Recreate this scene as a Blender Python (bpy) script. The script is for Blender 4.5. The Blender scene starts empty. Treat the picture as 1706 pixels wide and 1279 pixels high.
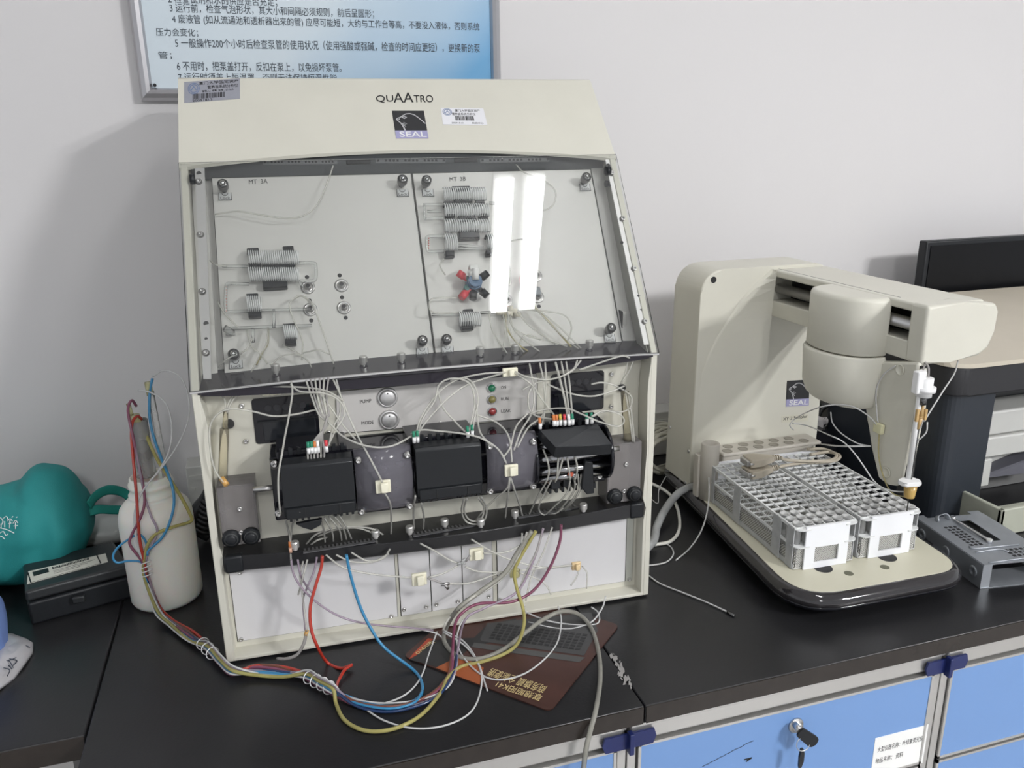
import bpy, bmesh, math, random
from mathutils import Vector, Matrix, noise
random.seed(7)
S = bpy.context.scene
COL = S.collection
# ---------------- camera ----------------
YAW, PIT, ROL, FPX = 0.29442559, -0.28953305, -0.01430217, 1358.62361
CAM = Vector((0, 0, 0.62))                      # bench top is z = 0, floor is z = -0.8
_f = Vector((math.sin(YAW)*math.cos(PIT), math.cos(YAW)*math.cos(PIT), math.sin(PIT)))
_r0 = Vector((math.cos(YAW), -math.sin(YAW), 0)); _u0 = _r0.cross(_f)
_r = _r0*math.cos(ROL) + _u0*math.sin(ROL); _u = -_r0*math.sin(ROL) + _u0*math.cos(ROL)
cd = bpy.data.cameras.new('camera'); cam = bpy.data.objects.new('camera', cd); COL.objects.link(cam)
cd.sensor_width = 36; cd.lens = 36*FPX/1706; cd.clip_start = 0.01
cam.matrix_world = Matrix(((_r.x, _u.x, -_f.x, 0), (_r.y, _u.y, -_f.y, 0), (_r.z, _u.z, -_f.z, .62), (0, 0, 0, 1)))
S.camera = cam
# ---------------- light and exposure ----------------
W = bpy.data.worlds.new('world'); S.world = W; W.use_nodes = True
W.node_tree.nodes['Background'].inputs[0].default_value = (0.93, 0.96, 1.0, 1)
W.node_tree.nodes['Background'].inputs[1].default_value = 0.60
S.view_settings.view_transform = 'Standard'; S.view_settings.look = 'None'
S.cycles.transparent_max_bounces = 64; S.view_settings.exposure = 0.12; S.view_settings.gamma = 1; S.view_settings.use_curve_mapping = False
LAMP_Z = 1.9
LAMPS = [(0.715, 0.20, 33), (0.0, -2.2, 190), (2.15, -1.75, 400), (2.60, -2.05, 400)]   # ceiling fittings, each with two tubes; second added behind the camera for frontal fill

# ---------------- helpers ----------------
def ray(px, py): return _f*FPX + _r*(px-853) + _u*(639.5-py)
def onp(px, py, p0, n):
    d = ray(px, py); return CAM + d*((Vector(p0)-CAM).dot(n)/d.dot(n))
def Z(px, py, z=0.0): return onp(px, py, (0, 0, z), Vector((0, 0, 1)))
def Y(px, py, y): return onp(px, py, (0, y, 0), Vector((0, 1, 0)))
def X(px, py, x): return onp(px, py, (x, 0, 0), Vector((1, 0, 0)))
TH = -0.03744929
FL = Vector((-0.0906, 0.9419, 0)); UX = Vector((math.cos(TH), math.sin(TH), 0)); UY = Vector((-math.sin(TH), math.cos(TH), 0))
def I(px, py, d=0.0):                           # a point of the analyser, in its own frame, at depth d behind its front
    q = onp(px, py, FL+UY*d, UY)-FL; return Vector((q.dot(UX), q.dot(UY), q.z))
def toL(q): q = q-FL; return Vector((q.dot(UX), q.dot(UY), q.z))
PO = Vector((0, .045, .360)); PE = Vector((0, .130, .219)).normalized(); PN = Vector((1, 0, 0)).cross(PE)
PM = Matrix(((1, 0, 0, 0), (0, PE.y, PN.y, PO.y), (0, PE.z, PN.z, PO.z), (0, 0, 0, 1)))
CO = Vector((0, 0, .3555)); CE = Vector((0, .16, .24)).normalized(); CN = Vector((1, 0, 0)).cross(CE)
CM = Matrix(((1, 0, 0, 0), (0, CE.y, CN.y, CO.y), (0, CE.z, CN.z, CO.z), (0, 0, 0, 1)))
def onM(px, py, M, h=0.0):
    e = M.col[1].to_3d(); n = M.col[2].to_3d(); o = M.col[3].to_3d()
    nw = UX*n.x+UY*n.y+Vector((0, 0, n.z)); o2 = o+n*h; ow = FL+UX*o2.x+UY*o2.y+Vector((0, 0, o2.z))
    q = toL(onp(px, py, ow, nw)) - o
    return Vector((q.x, q.dot(e), h))
def P(px, py, h=0.0): return onM(px, py, PM, h)  # on the tilted manifold board: (along, up, out)
def PL(px, py, h=0.0): return PM @ P(px, py, h)

_mats = {}
def mat(name, col, rough=.5, metal=0, spec=.5, noise_s=0, noise_a=.06, bump=0, bs=200, emit=None, coat=0, tr=0):
    if name in _mats: return _mats[name]
    m = bpy.data.materials.new(name); m.use_nodes = True; _mats[name] = m
    nt = m.node_tree; b = nt.nodes['Principled BSDF']
    b.inputs['Base Color'].default_value = (*col, 1); b.inputs['Roughness'].default_value = rough
    b.inputs['Metallic'].default_value = metal; b.inputs['Specular IOR Level'].default_value = spec
    b.inputs['Coat Weight'].default_value = coat; b.inputs['Transmission Weight'].default_value = tr
    tc = nt.nodes.new('ShaderNodeTexCoord')
    nz = nt.nodes.new('ShaderNodeTexNoise'); nz.inputs['Scale'].default_value = noise_s or 14; nz.inputs['Detail'].default_value = 5
    nt.links.new(tc.outputs['Object'], nz.inputs['Vector'])
    mx = nt.nodes.new('ShaderNodeMix'); mx.data_type = 'RGBA'
    mx.inputs[6].default_value = (*[c*(1-noise_a) for c in col], 1); mx.inputs[7].default_value = (*[min(1, c*(1+noise_a)) for c in col], 1)
    nt.links.new(nz.outputs['Fac'], mx.inputs[0]); nt.links.new(mx.outputs[2], b.inputs['Base Color'])
    if bump:
        n2 = nt.nodes.new('ShaderNodeTexNoise'); n2.inputs['Scale'].default_value = bs; nt.links.new(tc.outputs['Object'], n2.inputs['Vector'])
        bp = nt.nodes.new('ShaderNodeBump'); bp.inputs['Strength'].default_value = bump; bp.inputs['Distance'].default_value = .001
        nt.links.new(n2.outputs['Fac'], bp.inputs['Height']); nt.links.new(bp.outputs['Normal'], b.inputs['Normal'])
    if emit:
        b.inputs['Emission Color'].default_value = (*col, 1); b.inputs['Emission Strength'].default_value = emit
    return m
def clear(name, tint=(1, 1, 1), edge=.5, haze=0.0, hazecol=(.8, .8, .8), rough=.05, f0=.04, ior=1.45):
    """see-through plastic or thin glass: fresnel reflection over a tinted transparent body with a little milkiness"""
    if name in _mats: return _mats[name]
    m = bpy.data.materials.new(name); m.use_nodes = True; _mats[name] = m
    nt = m.node_tree; nt.nodes.remove(nt.nodes['Principled BSDF']); out = nt.nodes['Material Output']
    t = nt.nodes.new('ShaderNodeBsdfTransparent'); t.inputs[0].default_value = (*tint, 1)
    d = nt.nodes.new('ShaderNodeBsdfDiffuse'); d.inputs[0].default_value = (*hazecol, 1)
    g = nt.nodes.new('ShaderNodeBsdfGlossy'); g.inputs['Roughness'].default_value = rough
    lw = nt.nodes.new('ShaderNodeLayerWeight'); lw.inputs[0].default_value = edge
    tc = nt.nodes.new('ShaderNodeTexCoord'); nz = nt.nodes.new('ShaderNodeTexNoise'); nz.inputs['Scale'].default_value = 60
    nt.links.new(tc.outputs['Object'], nz.inputs['Vector'])
    ml = nt.nodes.new('ShaderNodeMath'); ml.operation = 'MULTIPLY_ADD'; ml.inputs[1].default_value = haze*.5; ml.inputs[2].default_value = haze*.75
    nt.links.new(nz.outputs['Fac'], ml.inputs[0])
    m1 = nt.nodes.new('ShaderNodeMixShader'); nt.links.new(ml.outputs[0], m1.inputs[0]); nt.links.new(t.outputs[0], m1.inputs[1]); nt.links.new(d.outputs[0], m1.inputs[2])
    fr = nt.nodes.new('ShaderNodeFresnel'); fr.inputs[0].default_value = ior
    m2 = nt.nodes.new('ShaderNodeMixShader'); nt.links.new(fr.outputs[0] if edge == 0 else lw.outputs['Fresnel'], m2.inputs[0])
    nt.links.new(m1.outputs[0], m2.inputs[1]); nt.links.new(g.outputs[0], m2.inputs[2])
    nt.links.new(m2.outputs[0], out.inputs[0])
    return m

class MB:
    def __init__(s, M=None): s.bm = bmesh.new(); s.M = M or Matrix(); s.mi = 0
    def vs(s, pts): return [s.bm.verts.new(s.M @ Vector(p)) for p in pts]
    def f(s, vs, smooth=False):
        try: fc = s.bm.faces.new(vs)
        except ValueError: return None
        fc.material_index = s.mi; fc.smooth = smooth; return fc
    def hexa(s, b, t, bev=0.0, seg=2):                        # two rings of four points
        n = len(b); B = s.vs(b); T = s.vs(t)
        fs = [s.f(B[::-1]), s.f(T)] + [s.f([B[i], B[(i+1) % n], T[(i+1) % n], T[i]]) for i in range(n)]
        if bev:
            es = list({e for q in fs if q for e in q.edges})
            r = bmesh.ops.bevel(s.bm, geom=es, offset=bev, segments=seg, affect='EDGES', profile=.5)
            for q in r['faces']: q.material_index = s.mi; q.smooth = True
        return s
    def box(s, lo, hi, bev=0.0, seg=2):
        x0, y0, z0 = lo; x1, y1, z1 = hi
        return s.hexa([(x0, y0, z0), (x1, y0, z0), (x1, y1, z0), (x0, y1, z0)], [(x0, y0, z1), (x1, y0, z1), (x1, y1, z1), (x0, y1, z1)], bev, seg)
    def prism(s, pts, off, bev=0.0, seg=2):                   # polygon pushed along a vector
        off = Vector(off); return s.hexa([Vector(p) for p in pts], [Vector(p)+off for p in pts], bev, seg)
    def ring(s, c, u, v, r, n, ph=0): return s.vs([c+(u*math.cos(ph+2*math.pi*i/n)+v*math.sin(ph+2*math.pi*i/n))*r for i in range(n)])
    def skin(s, A, B, smooth=True):
        n = len(A)
        for i in range(n): s.f([A[i], A[(i+1) % n], B[(i+1) % n], B[i]], smooth)
    def cyl(s, a, b, r, r2=None, n=20, caps=True, smooth=True, ph=0):
        a = Vector(a); b = Vector(b); r2 = r if r2 is None else r2
        d = (b-a).normalized(); u = d.orthogonal().normalized(); v = d.cross(u)
        A = s.ring(a, u, v, r, n, ph); B = s.ring(b, u, v, r2, n, ph); s.skin(A, B, smooth)
        if caps: s.f(A[::-1]); s.f(B)
        return s
    def lathe(s, prof, c=(0, 0, 0), ax=(0, 0, 1), n=32, smooth=True):   # profile of (radius, height)
        c = Vector(c); d = Vector(ax).normalized(); u = d.orthogonal().normalized(); v = d.cross(u); last = None
        for r, h in prof:
            R = s.ring(c+d*h, u, v, max(r, 1e-5), n)
            if last: s.skin(last, R, smooth)
            else: s.f(R[::-1])
            last = R
        s.f(last); return s
    def tube(s, pts, r, n=8, sub=6, closed=False, flat=None):
        pts = [Vector(p) for p in pts]
        if sub > 1 and len(pts) > 2:
            q = []
            N = len(pts)
            for i in range(N if closed else N-1):
                p0 = pts[i-1] if (i > 0 or closed) else pts[0]*2-pts[1]; p1 = pts[i]; p2 = pts[(i+1) % N]
                p3 = pts[(i+2) % N] if (i+2 < N or closed) else p2*2-p1
                for k in range(sub):
                    t = k/sub; q.append(.5*((2*p1)+(p2-p0)*t+(2*p0-5*p1+4*p2-p3)*t*t+(3*p1-p0-3*p2+p3)*t**3))
            if not closed: q.append(pts[-1])
            pts = q
        N = len(pts); d0 = (pts[1]-pts[0]).normalized(); u = d0.orthogonal().normalized() if flat is None else (Vector(flat)-d0*Vector(flat).dot(d0)).normalized()
        last = None; first = None
        for i, p in enumerate(pts):
            d = (pts[min(i+1, N-1)]-pts[max(i-1, 0)])
            if closed: d = pts[(i+1) % N]-pts[i-1]
            if d.length < 1e-9: continue
            d.normalize(); u = (u-d*u.dot(d)); u = u.normalized() if u.length > 1e-6 else d.orthogonal().normalized(); v = d.cross(u)
            if flat is None: R = s.ring(p, u, v, r, n)
            else: R = s.vs([p+u*math.cos(2*math.pi*k/n)*r[0]+v*math.sin(2*math.pi*k/n)*r[1] for k in range(n)])
            if last: s.skin(last, R)
            else: first = R
            last = R
        if closed: s.skin(last, first)
        else: s.f(first[::-1]); s.f(last)
        return s
    def stroke(s, pts, w, h=.0003):                           # flat printed line in the local xy plane
        for (a, b) in zip(pts, pts[1:]):
            a = Vector((*a, 0)); b = Vector((*b, 0)); d = (b-a)
            if d.length < 1e-7: continue
            d.normalize(); o = Vector((-d.y, d.x, 0))*w/2; a = a-d*w*.2; b = b+d*w*.2
            s.hexa([a-o, b-o, b+o, a+o], [q+Vector((0, 0, h)) for q in (a-o, b-o, b+o, a+o)])
        return s
    def each(s, name, m, parent=None):                        # one object for every separate piece
        bm = s.bm; bm.verts.index_update(); seen = set(); out = []
        for v in list(bm.verts):
            if v in seen: continue
            st = [v]; isl = []
            seen.add(v)
            while st:
                q = st.pop(); isl.append(q)
                for e in q.link_edges:
                    o_ = e.other_vert(q)
                    if o_ not in seen: seen.add(o_); st.append(o_)
            p = MB(); mp = {q: p.bm.verts.new(q.co) for q in isl}
            for f_ in {f_ for q in isl for f_ in q.link_faces}:
                nf = p.bm.faces.new([mp[q] for q in f_.verts]); nf.smooth = f_.smooth; nf.material_index = f_.material_index
            out.append(p.obj(name, m, parent))
        bm.free(); return out
    def obj(s, name, m, parent=None):
        me = bpy.data.meshes.new(name); bmesh.ops.recalc_face_normals(s.bm, faces=s.bm.faces[:])
        s.bm.to_mesh(me); s.bm.free()
        for q in (m if isinstance(m, (list, tuple)) else [m]): me.materials.append(q)
        o = bpy.data.objects.new(name, me); COL.objects.link(o)
        if parent: o.parent = parent
        return o
def tag(o, label=None, cat=None, group=None, kind=None):
    if label: o['label'] = label
    if cat: o['category'] = cat
    if group: o['group'] = group
    if kind: o['kind'] = kind
    return o
def thing(name, label, cat, loc=(0, 0, 0), rz=0, group=None):
    o = bpy.data.objects.new(name, None); COL.objects.link(o); o.empty_display_size = .02
    o.location = loc; o.rotation_euler = (0, 0, rz); return tag(o, label, cat, group)
def inst(src, name, M, parent):                               # another copy of a part, sharing its mesh
    o = src.copy(); COL.objects.link(o); o.parent = parent; o.matrix_local = M; o.name = name
    return o
def TR(p, z=None):                                            # placement whose local z points along a given direction
    M = Matrix.Translation(Vector(p))
    if z is not None: M = M @ Vector((0, 0, 1)).rotation_difference(Vector(z)).to_matrix().to_4x4()
    return M
def frame(o, x, y):                                           # matrix with given origin, x and y directions
    x = Vector(x).normalized(); z = x.cross(Vector(y)).normalized(); y = z.cross(x)
    return Matrix(((x.x, y.x, z.x, o[0]), (x.y, y.y, z.y, o[1]), (x.z, y.z, z.z, o[2]), (0, 0, 0, 1)))
def text(s, M, w, h, m, name, parent, depth=.0002, bold=0, shear=0, skew=0):
    """lettering fitted into w x h with its lower left corner at the origin of M"""
    c = bpy.data.curves.new('t', 'FONT'); c.body = s; c.extrude = .02; c.offset = bold; c.shear = shear; c.resolution_u = 3
    o = bpy.data.objects.new('t', c); COL.objects.link(o); bpy.context.view_layer.update()
    me = bpy.data.meshes.new_from_object(o.evaluated_get(bpy.context.evaluated_depsgraph_get()))
    bpy.data.objects.remove(o); bpy.data.curves.remove(c)
    if not me.vertices: return None
    xs = [v.co.x for v in me.vertices]; ys = [v.co.y for v in me.vertices]
    x0, x1, y0, y1 = min(xs), max(xs), min(ys), max(ys)
    for v in me.vertices:
        y = (v.co.y-y0)/(y1-y0)*h
        v.co = M @ Vector(((v.co.x-x0)/(x1-x0)*w + y*skew, y, depth if v.co.z > 0 else 0))
    me.name = name; me.materials.clear(); me.materials.append(m)
    q = bpy.data.objects.new(name, me); COL.objects.link(q)
    if parent: q.parent = parent
    return q

# ---------------- materials ----------------
CREAM = mat('cream_housing', (.62, .605, .53), .42, bump=.05, bs=900)
CREAM2 = mat('pale_panel', (.61, .60, .575), .4)
PANELW = mat('white_panel', (.69, .68, .69), .45)
BLACK = mat('black_plastic', (.012, .0135, .016), .38, spec=.35, bump=.1, bs=900)
BLACKG = mat('black_gloss', (.010, .010, .014), .08)
PURP = mat('dark_purple_gloss', (.020, .017, .026), .15)
DARK = mat('dark_recess', (.012, .012, .013), .6)
SEAM = mat('seam_line', (.10, .10, .09), .8)
STEEL = mat('steel', (.62, .61, .60), .28, 1)
CHROME = mat('chrome', (.85, .85, .86), .1, 1)
ALU = mat('brushed_aluminium', (.66, .65, .645), .38, .6)
GREYM = mat('gunmetal', (.16, .16, .16), .25, .9)
WHITEP = mat('white_plastic', (.80, .80, .80), .4)
INK = mat('black_ink', (.012, .012, .013), .5)
PADW = mat('ivory_adhesive_block', (.80, .77, .62), .5)
BEIGE = mat('beige_plastic', (.62, .58, .49), .5)
CLEAR = clear('clear_tube', (.90, .90, .87), .14, .36, (.84, .83, .78), .12)
CLEARG = clear('clear_glass', (.95, .96, .95), .18, .16, (.85, .85, .85), .05)
MILKY = clear('milky_tube', (.96, .96, .95), .12, .28, (.85, .85, .84), .2)
COVER = clear('clear_cover', (.985, .99, .985), 0, .012, (.8, .8, .8), .012, ior=1.5)
SMOKE = clear('smoky_acrylic', (.60, .58, .61), .25, .38, (.30, .29, .33), .12)
SMOKEL = clear('pale_smoky_acrylic', (.74, .72, .71), .2, .34, (.42, .40, .40), .12)

# ---------------- room ----------------
def struct(name, mb, m):
    o = mb.obj(name, m); o['kind'] = 'structure'; return o
WALLM = mat('painted_wall', (.69, .675, .68), .85, noise_s=1.3, noise_a=.015, bump=.15, bs=60)
struct('wall_back', MB().box((-3, 1.45, -.8), (5.2, 1.55, 1.9)), WALLM)
struct('floor', MB().box((-3, -3.2, -.85), (5.2, 1.45, -.8)), mat('floor_tile', (.35, .34, .33), .4))
struct('ceiling', MB().box((-3, -3.2, 1.9), (5.2, 1.45, 1.95)), mat('ceiling_white', (.8, .8, .8), .9))
TRK = mat('trunking_plastic', (.60, .60, .57), .5)
tr = MB(); tr.box((-.160, 1.40, .001), (2.6, 1.4499, .094), .002); tr.box((-.155, 1.397, .070), (2.6, 1.401, .078)); tr.box((-.155, 1.397, .050), (-.148, 1.401, .056)); struct('trim_1', tr, TRK)

for (x, y, e_) in LAMPS:
    t = thing('ceiling_light', 'white ceiling light fitting with two fluorescent tubes overhead', 'ceiling light', (x, y, LAMP_Z-.001), 0, 'ceiling light fittings')
    MB().box((-.085, -.26, -.020), (.085, .26, 0)).obj('housing', mat('fitting_grey', (.35, .35, .35), .6), t)
    for sx in (-1, 1):
        MB().box((sx*.050-.027, -.245, -.034), (sx*.050+.027, .245, -.026)).obj('tube_lamp', mat('lamp_tube_%d' % e_, (1, 1, 1), .5, emit=float(e_)), t)

# worktops
TOPM = mat('black_worktop', (.016, .016, .0175), .32, spec=.4, noise_s=30, noise_a=.15, bump=.1, bs=300)
EDGEM = mat('worktop_edge', (.026, .021, .018), .25, spec=.4, noise_s=60, noise_a=.25)
def worktop(label, x0, x1, y0, z0, chips=None):
    t = thing('worktop', label, 'worktop', ((x0+x1)/2, (y0+1.449)/2, z0)); ox, oy = t.location.x, t.location.y
    MB().box((x0-ox, y0-oy+.0015, 0), (x1-ox, 1.449-oy, -z0), .0015).obj('slab', TOPM, t)
    MB().box((x0-ox+.001, y0-oy, .001), (x1-ox-.001, y0-oy+.0013, -z0-.001)).obj('front_edge', EDGEM, t)
    return t
worktop('shallow black worktop at the left, set back from the rest and carrying the black case', -1.6, -.2375, .856, -.030)
wm = worktop('black worktop carrying the analyser, the white bottle and the mouse pad', -.235, .3676, .709, -.024)
worktop('black worktop carrying the sampler and printer, right of the joint', .3692, 2.4, .709, -.024)
# tape residue by the joint
rm = MB(); rr = random.Random(3)
for k in range(34):
    t_ = k/33; c = Z(1020+30*t_+rr.uniform(-6, 6), 1092+50*t_+rr.uniform(-5, 5), .0003+.00002*k); w = rr.uniform(.0007, .0024); an = rr.uniform(-.4, .4)
    e1 = Vector((math.cos(an), math.sin(an), 0))*w*.8; e2 = Vector((-math.sin(an)+.3, math.cos(an), 0))*w*2.2
    rm.prism([c-e1-e2, c+e1-e2*.8, c+e1*.6+e2, c-e1*.8+e2*.7], (0, 0, .0002))
tag(rm.obj('tape_residue', mat('tape_residue', (.30, .29, .28), .8)), 'torn grey tape residue along the joint of the two black worktops', 'tape')

# cabinets
BLUE = mat('blue_laminate', (.165, .30, .58), .42, noise_s=4, noise_a=.05)
CLIPB = mat('navy_plastic_clip', (.010, .018, .10), .35)
RAIL = mat('aluminium_rail', (.62, .61, .59), .28, .75)
def cabinet(label, x0, x1, lock=False):
    t = thing('drawer_cabinet', label, 'cabinet', ((x0+x1)/2, .73, -.8)); ox = t.location.x
    def L(x, y, z): return (x-ox, y-.73, z+.8)
    b = MB(); b.box(L(x0+.006, .735, -.8), L(x1-.006, 1.44, -.031), 0); b.obj('carcass', mat('cabinet_grey', (.5, .5, .49), .5), t)
    r = MB(); r.box(L(x0+.002, .716, -.052), L(x1-.002, .735, -.0245), .004, 3); r.box(L(x0+.002, .7135, -.030), L(x1-.002, .72, -.026), .001); r.obj('top_rail', RAIL, t)
    for xx in (x0, x1):
        q = MB(); s_ = 1 if xx == x0 else -1; a, c = sorted((xx, xx+s_*.011))
        q.box(L(a, .718, -.8), L(c, .735, -.052), .001); q.obj('upright', RAIL, t)
    zt = -.056
    for k, hh in enumerate((.143, .26, .26)):
        a = MB(); x_0, x_1 = x0+.013, x1-.013
        fr = .0035
        a.box(L(x_0, .715, zt-fr), L(x_1, .735, zt)); a.box(L(x_0, .715, zt-hh), L(x_1, .735, zt-hh+fr))
        a.box(L(x_0, .715, zt-hh), L(x_0+fr, .735, zt)); a.box(L(x_1-fr, .715, zt-hh), L(x_1, .735, zt))
        d = a.obj('drawer_frame', RAIL, t)
        d = MB().box(L(x_0+fr, .716, zt-hh+fr), L(x_1-fr, .734, zt-fr)).obj('drawer', BLUE, t)
        if lock and k == 0:
            c = Y(1325, 1207, .716); lk = MB()
            lk.lathe([(.0105, 0), (.0105, .002), (.009, .0035), (.0065, .0035), (.0065, .0075), (.0, .0075)], L(c.x, .716, c.z), (0, -1, 0), 28)
            lk.obj('lock', STEEL, d)
            lb = MB(); q = [Y(1459, 1225, .7158), Y(1546, 1211, .7158), Y(1538, 1290, .7158), Y(1447, 1290, .7158)]
            x_a, x_b, z_a = q[0].x, q[1].x, .5*(q[0].z+q[1].z)
            lb.box(L(x_a, .7155, z_a-.062), L(x_b, .7161, z_a)); l_ = lb.obj('paper_label', mat('paper', (.82, .82, .80), .8), d)
            Mx = frame(L(x_a+.006, .7154, z_a-.024), (1, 0, 0), (0, 0, 1))
            text('大型仪器名称：叶绿素荧光仪', Mx, (x_b-x_a)-.012, .0085, INK, 'handwriting', d, .0001)
            Mx = frame(L(x_a+.005, .7154, z_a-.042), (1, 0, 0), (0, 0, 1))
            text('物品名称： 资料', Mx, (x_b-x_a)*.52, .0085, INK, 'handwriting', d, .0001)
            sc = MB(frame(L(0, .7159, 0), (1, 0, 0), (0, 0, 1)))
            pts = [Y(1170+5*i, 1277-2.6*(i**1.0)+random.uniform(-.7, .7), .716) for i in range(18)]
            sc.stroke([(p.x, p.z) for p in pts], .0006); pts = [Y(1243, 1268, .716), Y(1252, 1262, .716), Y(1240, 1265, .716)]
            sc.stroke([(p.x, p.z) for p in pts], .0018); sc.obj('pen_mark', INK, d)
        zt -= hh+.004
    return t
cabinet('blue-fronted drawer cabinet below the analyser, left of the one with the key', -.102, .350)
cabinet('blue-fronted drawer cabinet with a key in its lock and a paper label', .352, .803, True)
cabinet('blue-fronted drawer cabinet at the far right, beyond the key cabinet', .805, 1.257)
for xx, l in ((.351, 'navy plastic rail connector between the keyed cabinet and its left neighbour'), (.804, 'navy plastic rail connector at the right end of the keyed cabinet')):
    c = MB()
    c.box((xx-.003, .703, -.058), (xx+.003, .7125, -.030), .001)
    for s_ in (-1, 1):
        pts = [(xx+s_*.003, .7105, -.034), (xx+s_*.031, .7105, -.034), (xx+s_*.034, .7105, -.044), (xx+s_*.030, .7105, -.054), (xx+s_*.003, .7105, -.054)]
        c.prism(pts, (0, .003, 0))
    tag(c.obj('rail_connector', CLIPB), l, 'plastic clip')
# steel legs of left bench
lg = MB(); lg.box((-.30, .88, -.8), (-.26, .92, -.0305)); lg.box((-1.5, .88, -.8), (-1.46, .92, -.0305)); lg.box((-1.4605, .89, -.12), (-.2995, .91, -.031))
tag(lg.obj('bench_frame', mat('grey_steel_paint', (.45, .44, .43), .4)), 'grey steel frame carrying the shallow left worktop', 'frame')

# ======================= analyser =======================
AN = thing('flow_analyser', 'large cream benchtop flow analyser with clear sloping cover, black pump heads and many thin tubes', 'analyser', FL, TH)
WA = .5672
sidep = [(0, .003), (0, .3555), (.158, .592), (.268, .7035), (.41, .7035), (.41, .003)]
hb = MB()
for a0, a1 in ((0, .0085), (WA-.0085, WA)):
    hb.prism([(a0, y, z) for y, z in ((0, .003), (0, .354), (.163, .599), (.41, .599), (.41, .003))], (a1-a0, 0, 0), .0012, 2)
# cheek boards with the wavy inner edge, left then right
hb.prism([(.0005, .0003, .0035), (.0105, .0003, .0035), (.0080, .0003, .08), (.0085, .0003, .13), (.0115, .0003, .145), (.0085, .0003, .165), (.0080, .0003, .20), (.0100, .0003, .25), (.0130, .0003, .31), (.0120, .0003, .325), (.0070, .0003, .3535), (.0005, .0003, .3535)], (0, .028, 0))
hb.prism([(WA-.0005, .0003, .0035), (WA-.0112, .0003, .0035), (WA-.0118, .0003, .08), (WA-.0115, .0003, .12), (WA-.0085, .0003, .138), (WA-.0135, .0003, .153), (WA-.0120, .0003, .18), (WA-.0100, .0003, .22), (WA-.0120, .0003, .30), (WA-.0112, .0003, .32), (WA-.0072, .0003, .3535), (WA-.0005, .0003, .3535)], (0, .028, 0))
hb.box((.008, 0, .003), (WA-.008, .405, .0075), .001)
hb.box((.008, .400, .003), (WA-.008, .408, .70))
hb.box((.006, .0305, .118), (WA-.006, .034, .352))          # middle wall behind the pump
hb.box((.006, .0235, .0075), (WA-.006, .027, .14))
hb.obj('housing', CREAM, AN)
ft = MB()
for a in (.03, WA-.03):
    for y in (.03, .37): ft.cyl((a, y, 0), (a, y, .0035), .012)
ft.each('foot', BLACK, AN)
# hood with an arched lower edge
N = 28
def arch(t): return math.sin(math.pi*t)**.8
hd = MB(); top = []; low = []; lowb = []; bk = []
cols = []
for i in range(N+1):
    t = i/N; a = -.0015+(WA+.003)*t; z = .594+.0165*arch(t); dz = (z-.594)
    fz = lambda zz: .160+(zz-.594)*1.0
    cols.append(hd.vs([(a, fz(z)-.001, z), (a, .268, .7035), (a, .274, .7055), (a, .41, .7055), (a, .41, z-.001), (a, .166+dz, z-.004), (a, fz(z)+.0005, z-.004)]))
for A, B in zip(cols, cols[1:]):
    for k in range(7): hd.f([A[k], A[(k+1) % 7], B[(k+1) % 7], B[k]], k in (1,))
hd.f(cols[0][::-1]); hd.f(cols[-1]); HOOD = hd.obj('hood', CREAM, AN)
HN = Vector((0, -math.sin(math.radians(45)), math.sin(math.radians(45)))); HE = Vector((0, HN.z, -HN.y)); HO = Vector((0, .159, .594))
HM = Matrix(((1, 0, 0, 0), (0, HE.y, HN.y, HO.y), (0, HE.z, HN.z, HO.z), (0, 0, 0, 1)))
def H(px, py, h=.0): return onM(px, py, HM, h)
def quad_on(M, fn, pts, h, th=.0003):
    b = MB(M); b.prism([fn(*p) + Vector((0, 0, h)) for p in pts], (0, 0, th)); return b
def textpx(s, M, fn, p0, p1, p2, m, name, parent, h=.0006, bold=0):
    """p0 lower left, p1 lower right, p2 upper left in the photograph"""
    a = fn(*p0); b = fn(*p1); c = fn(*p2); a.z = b.z = c.z = h
    x = (b-a); w = x.length; x.normalize(); yv = Vector((-x.y, x.x, 0)); hh = (c-a).dot(yv); sk = (c-a).dot(x)/hh
    return text(s, M @ frame(a, x, yv), w, hh, m, name, parent, .0002, bold, 0, sk)
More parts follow.
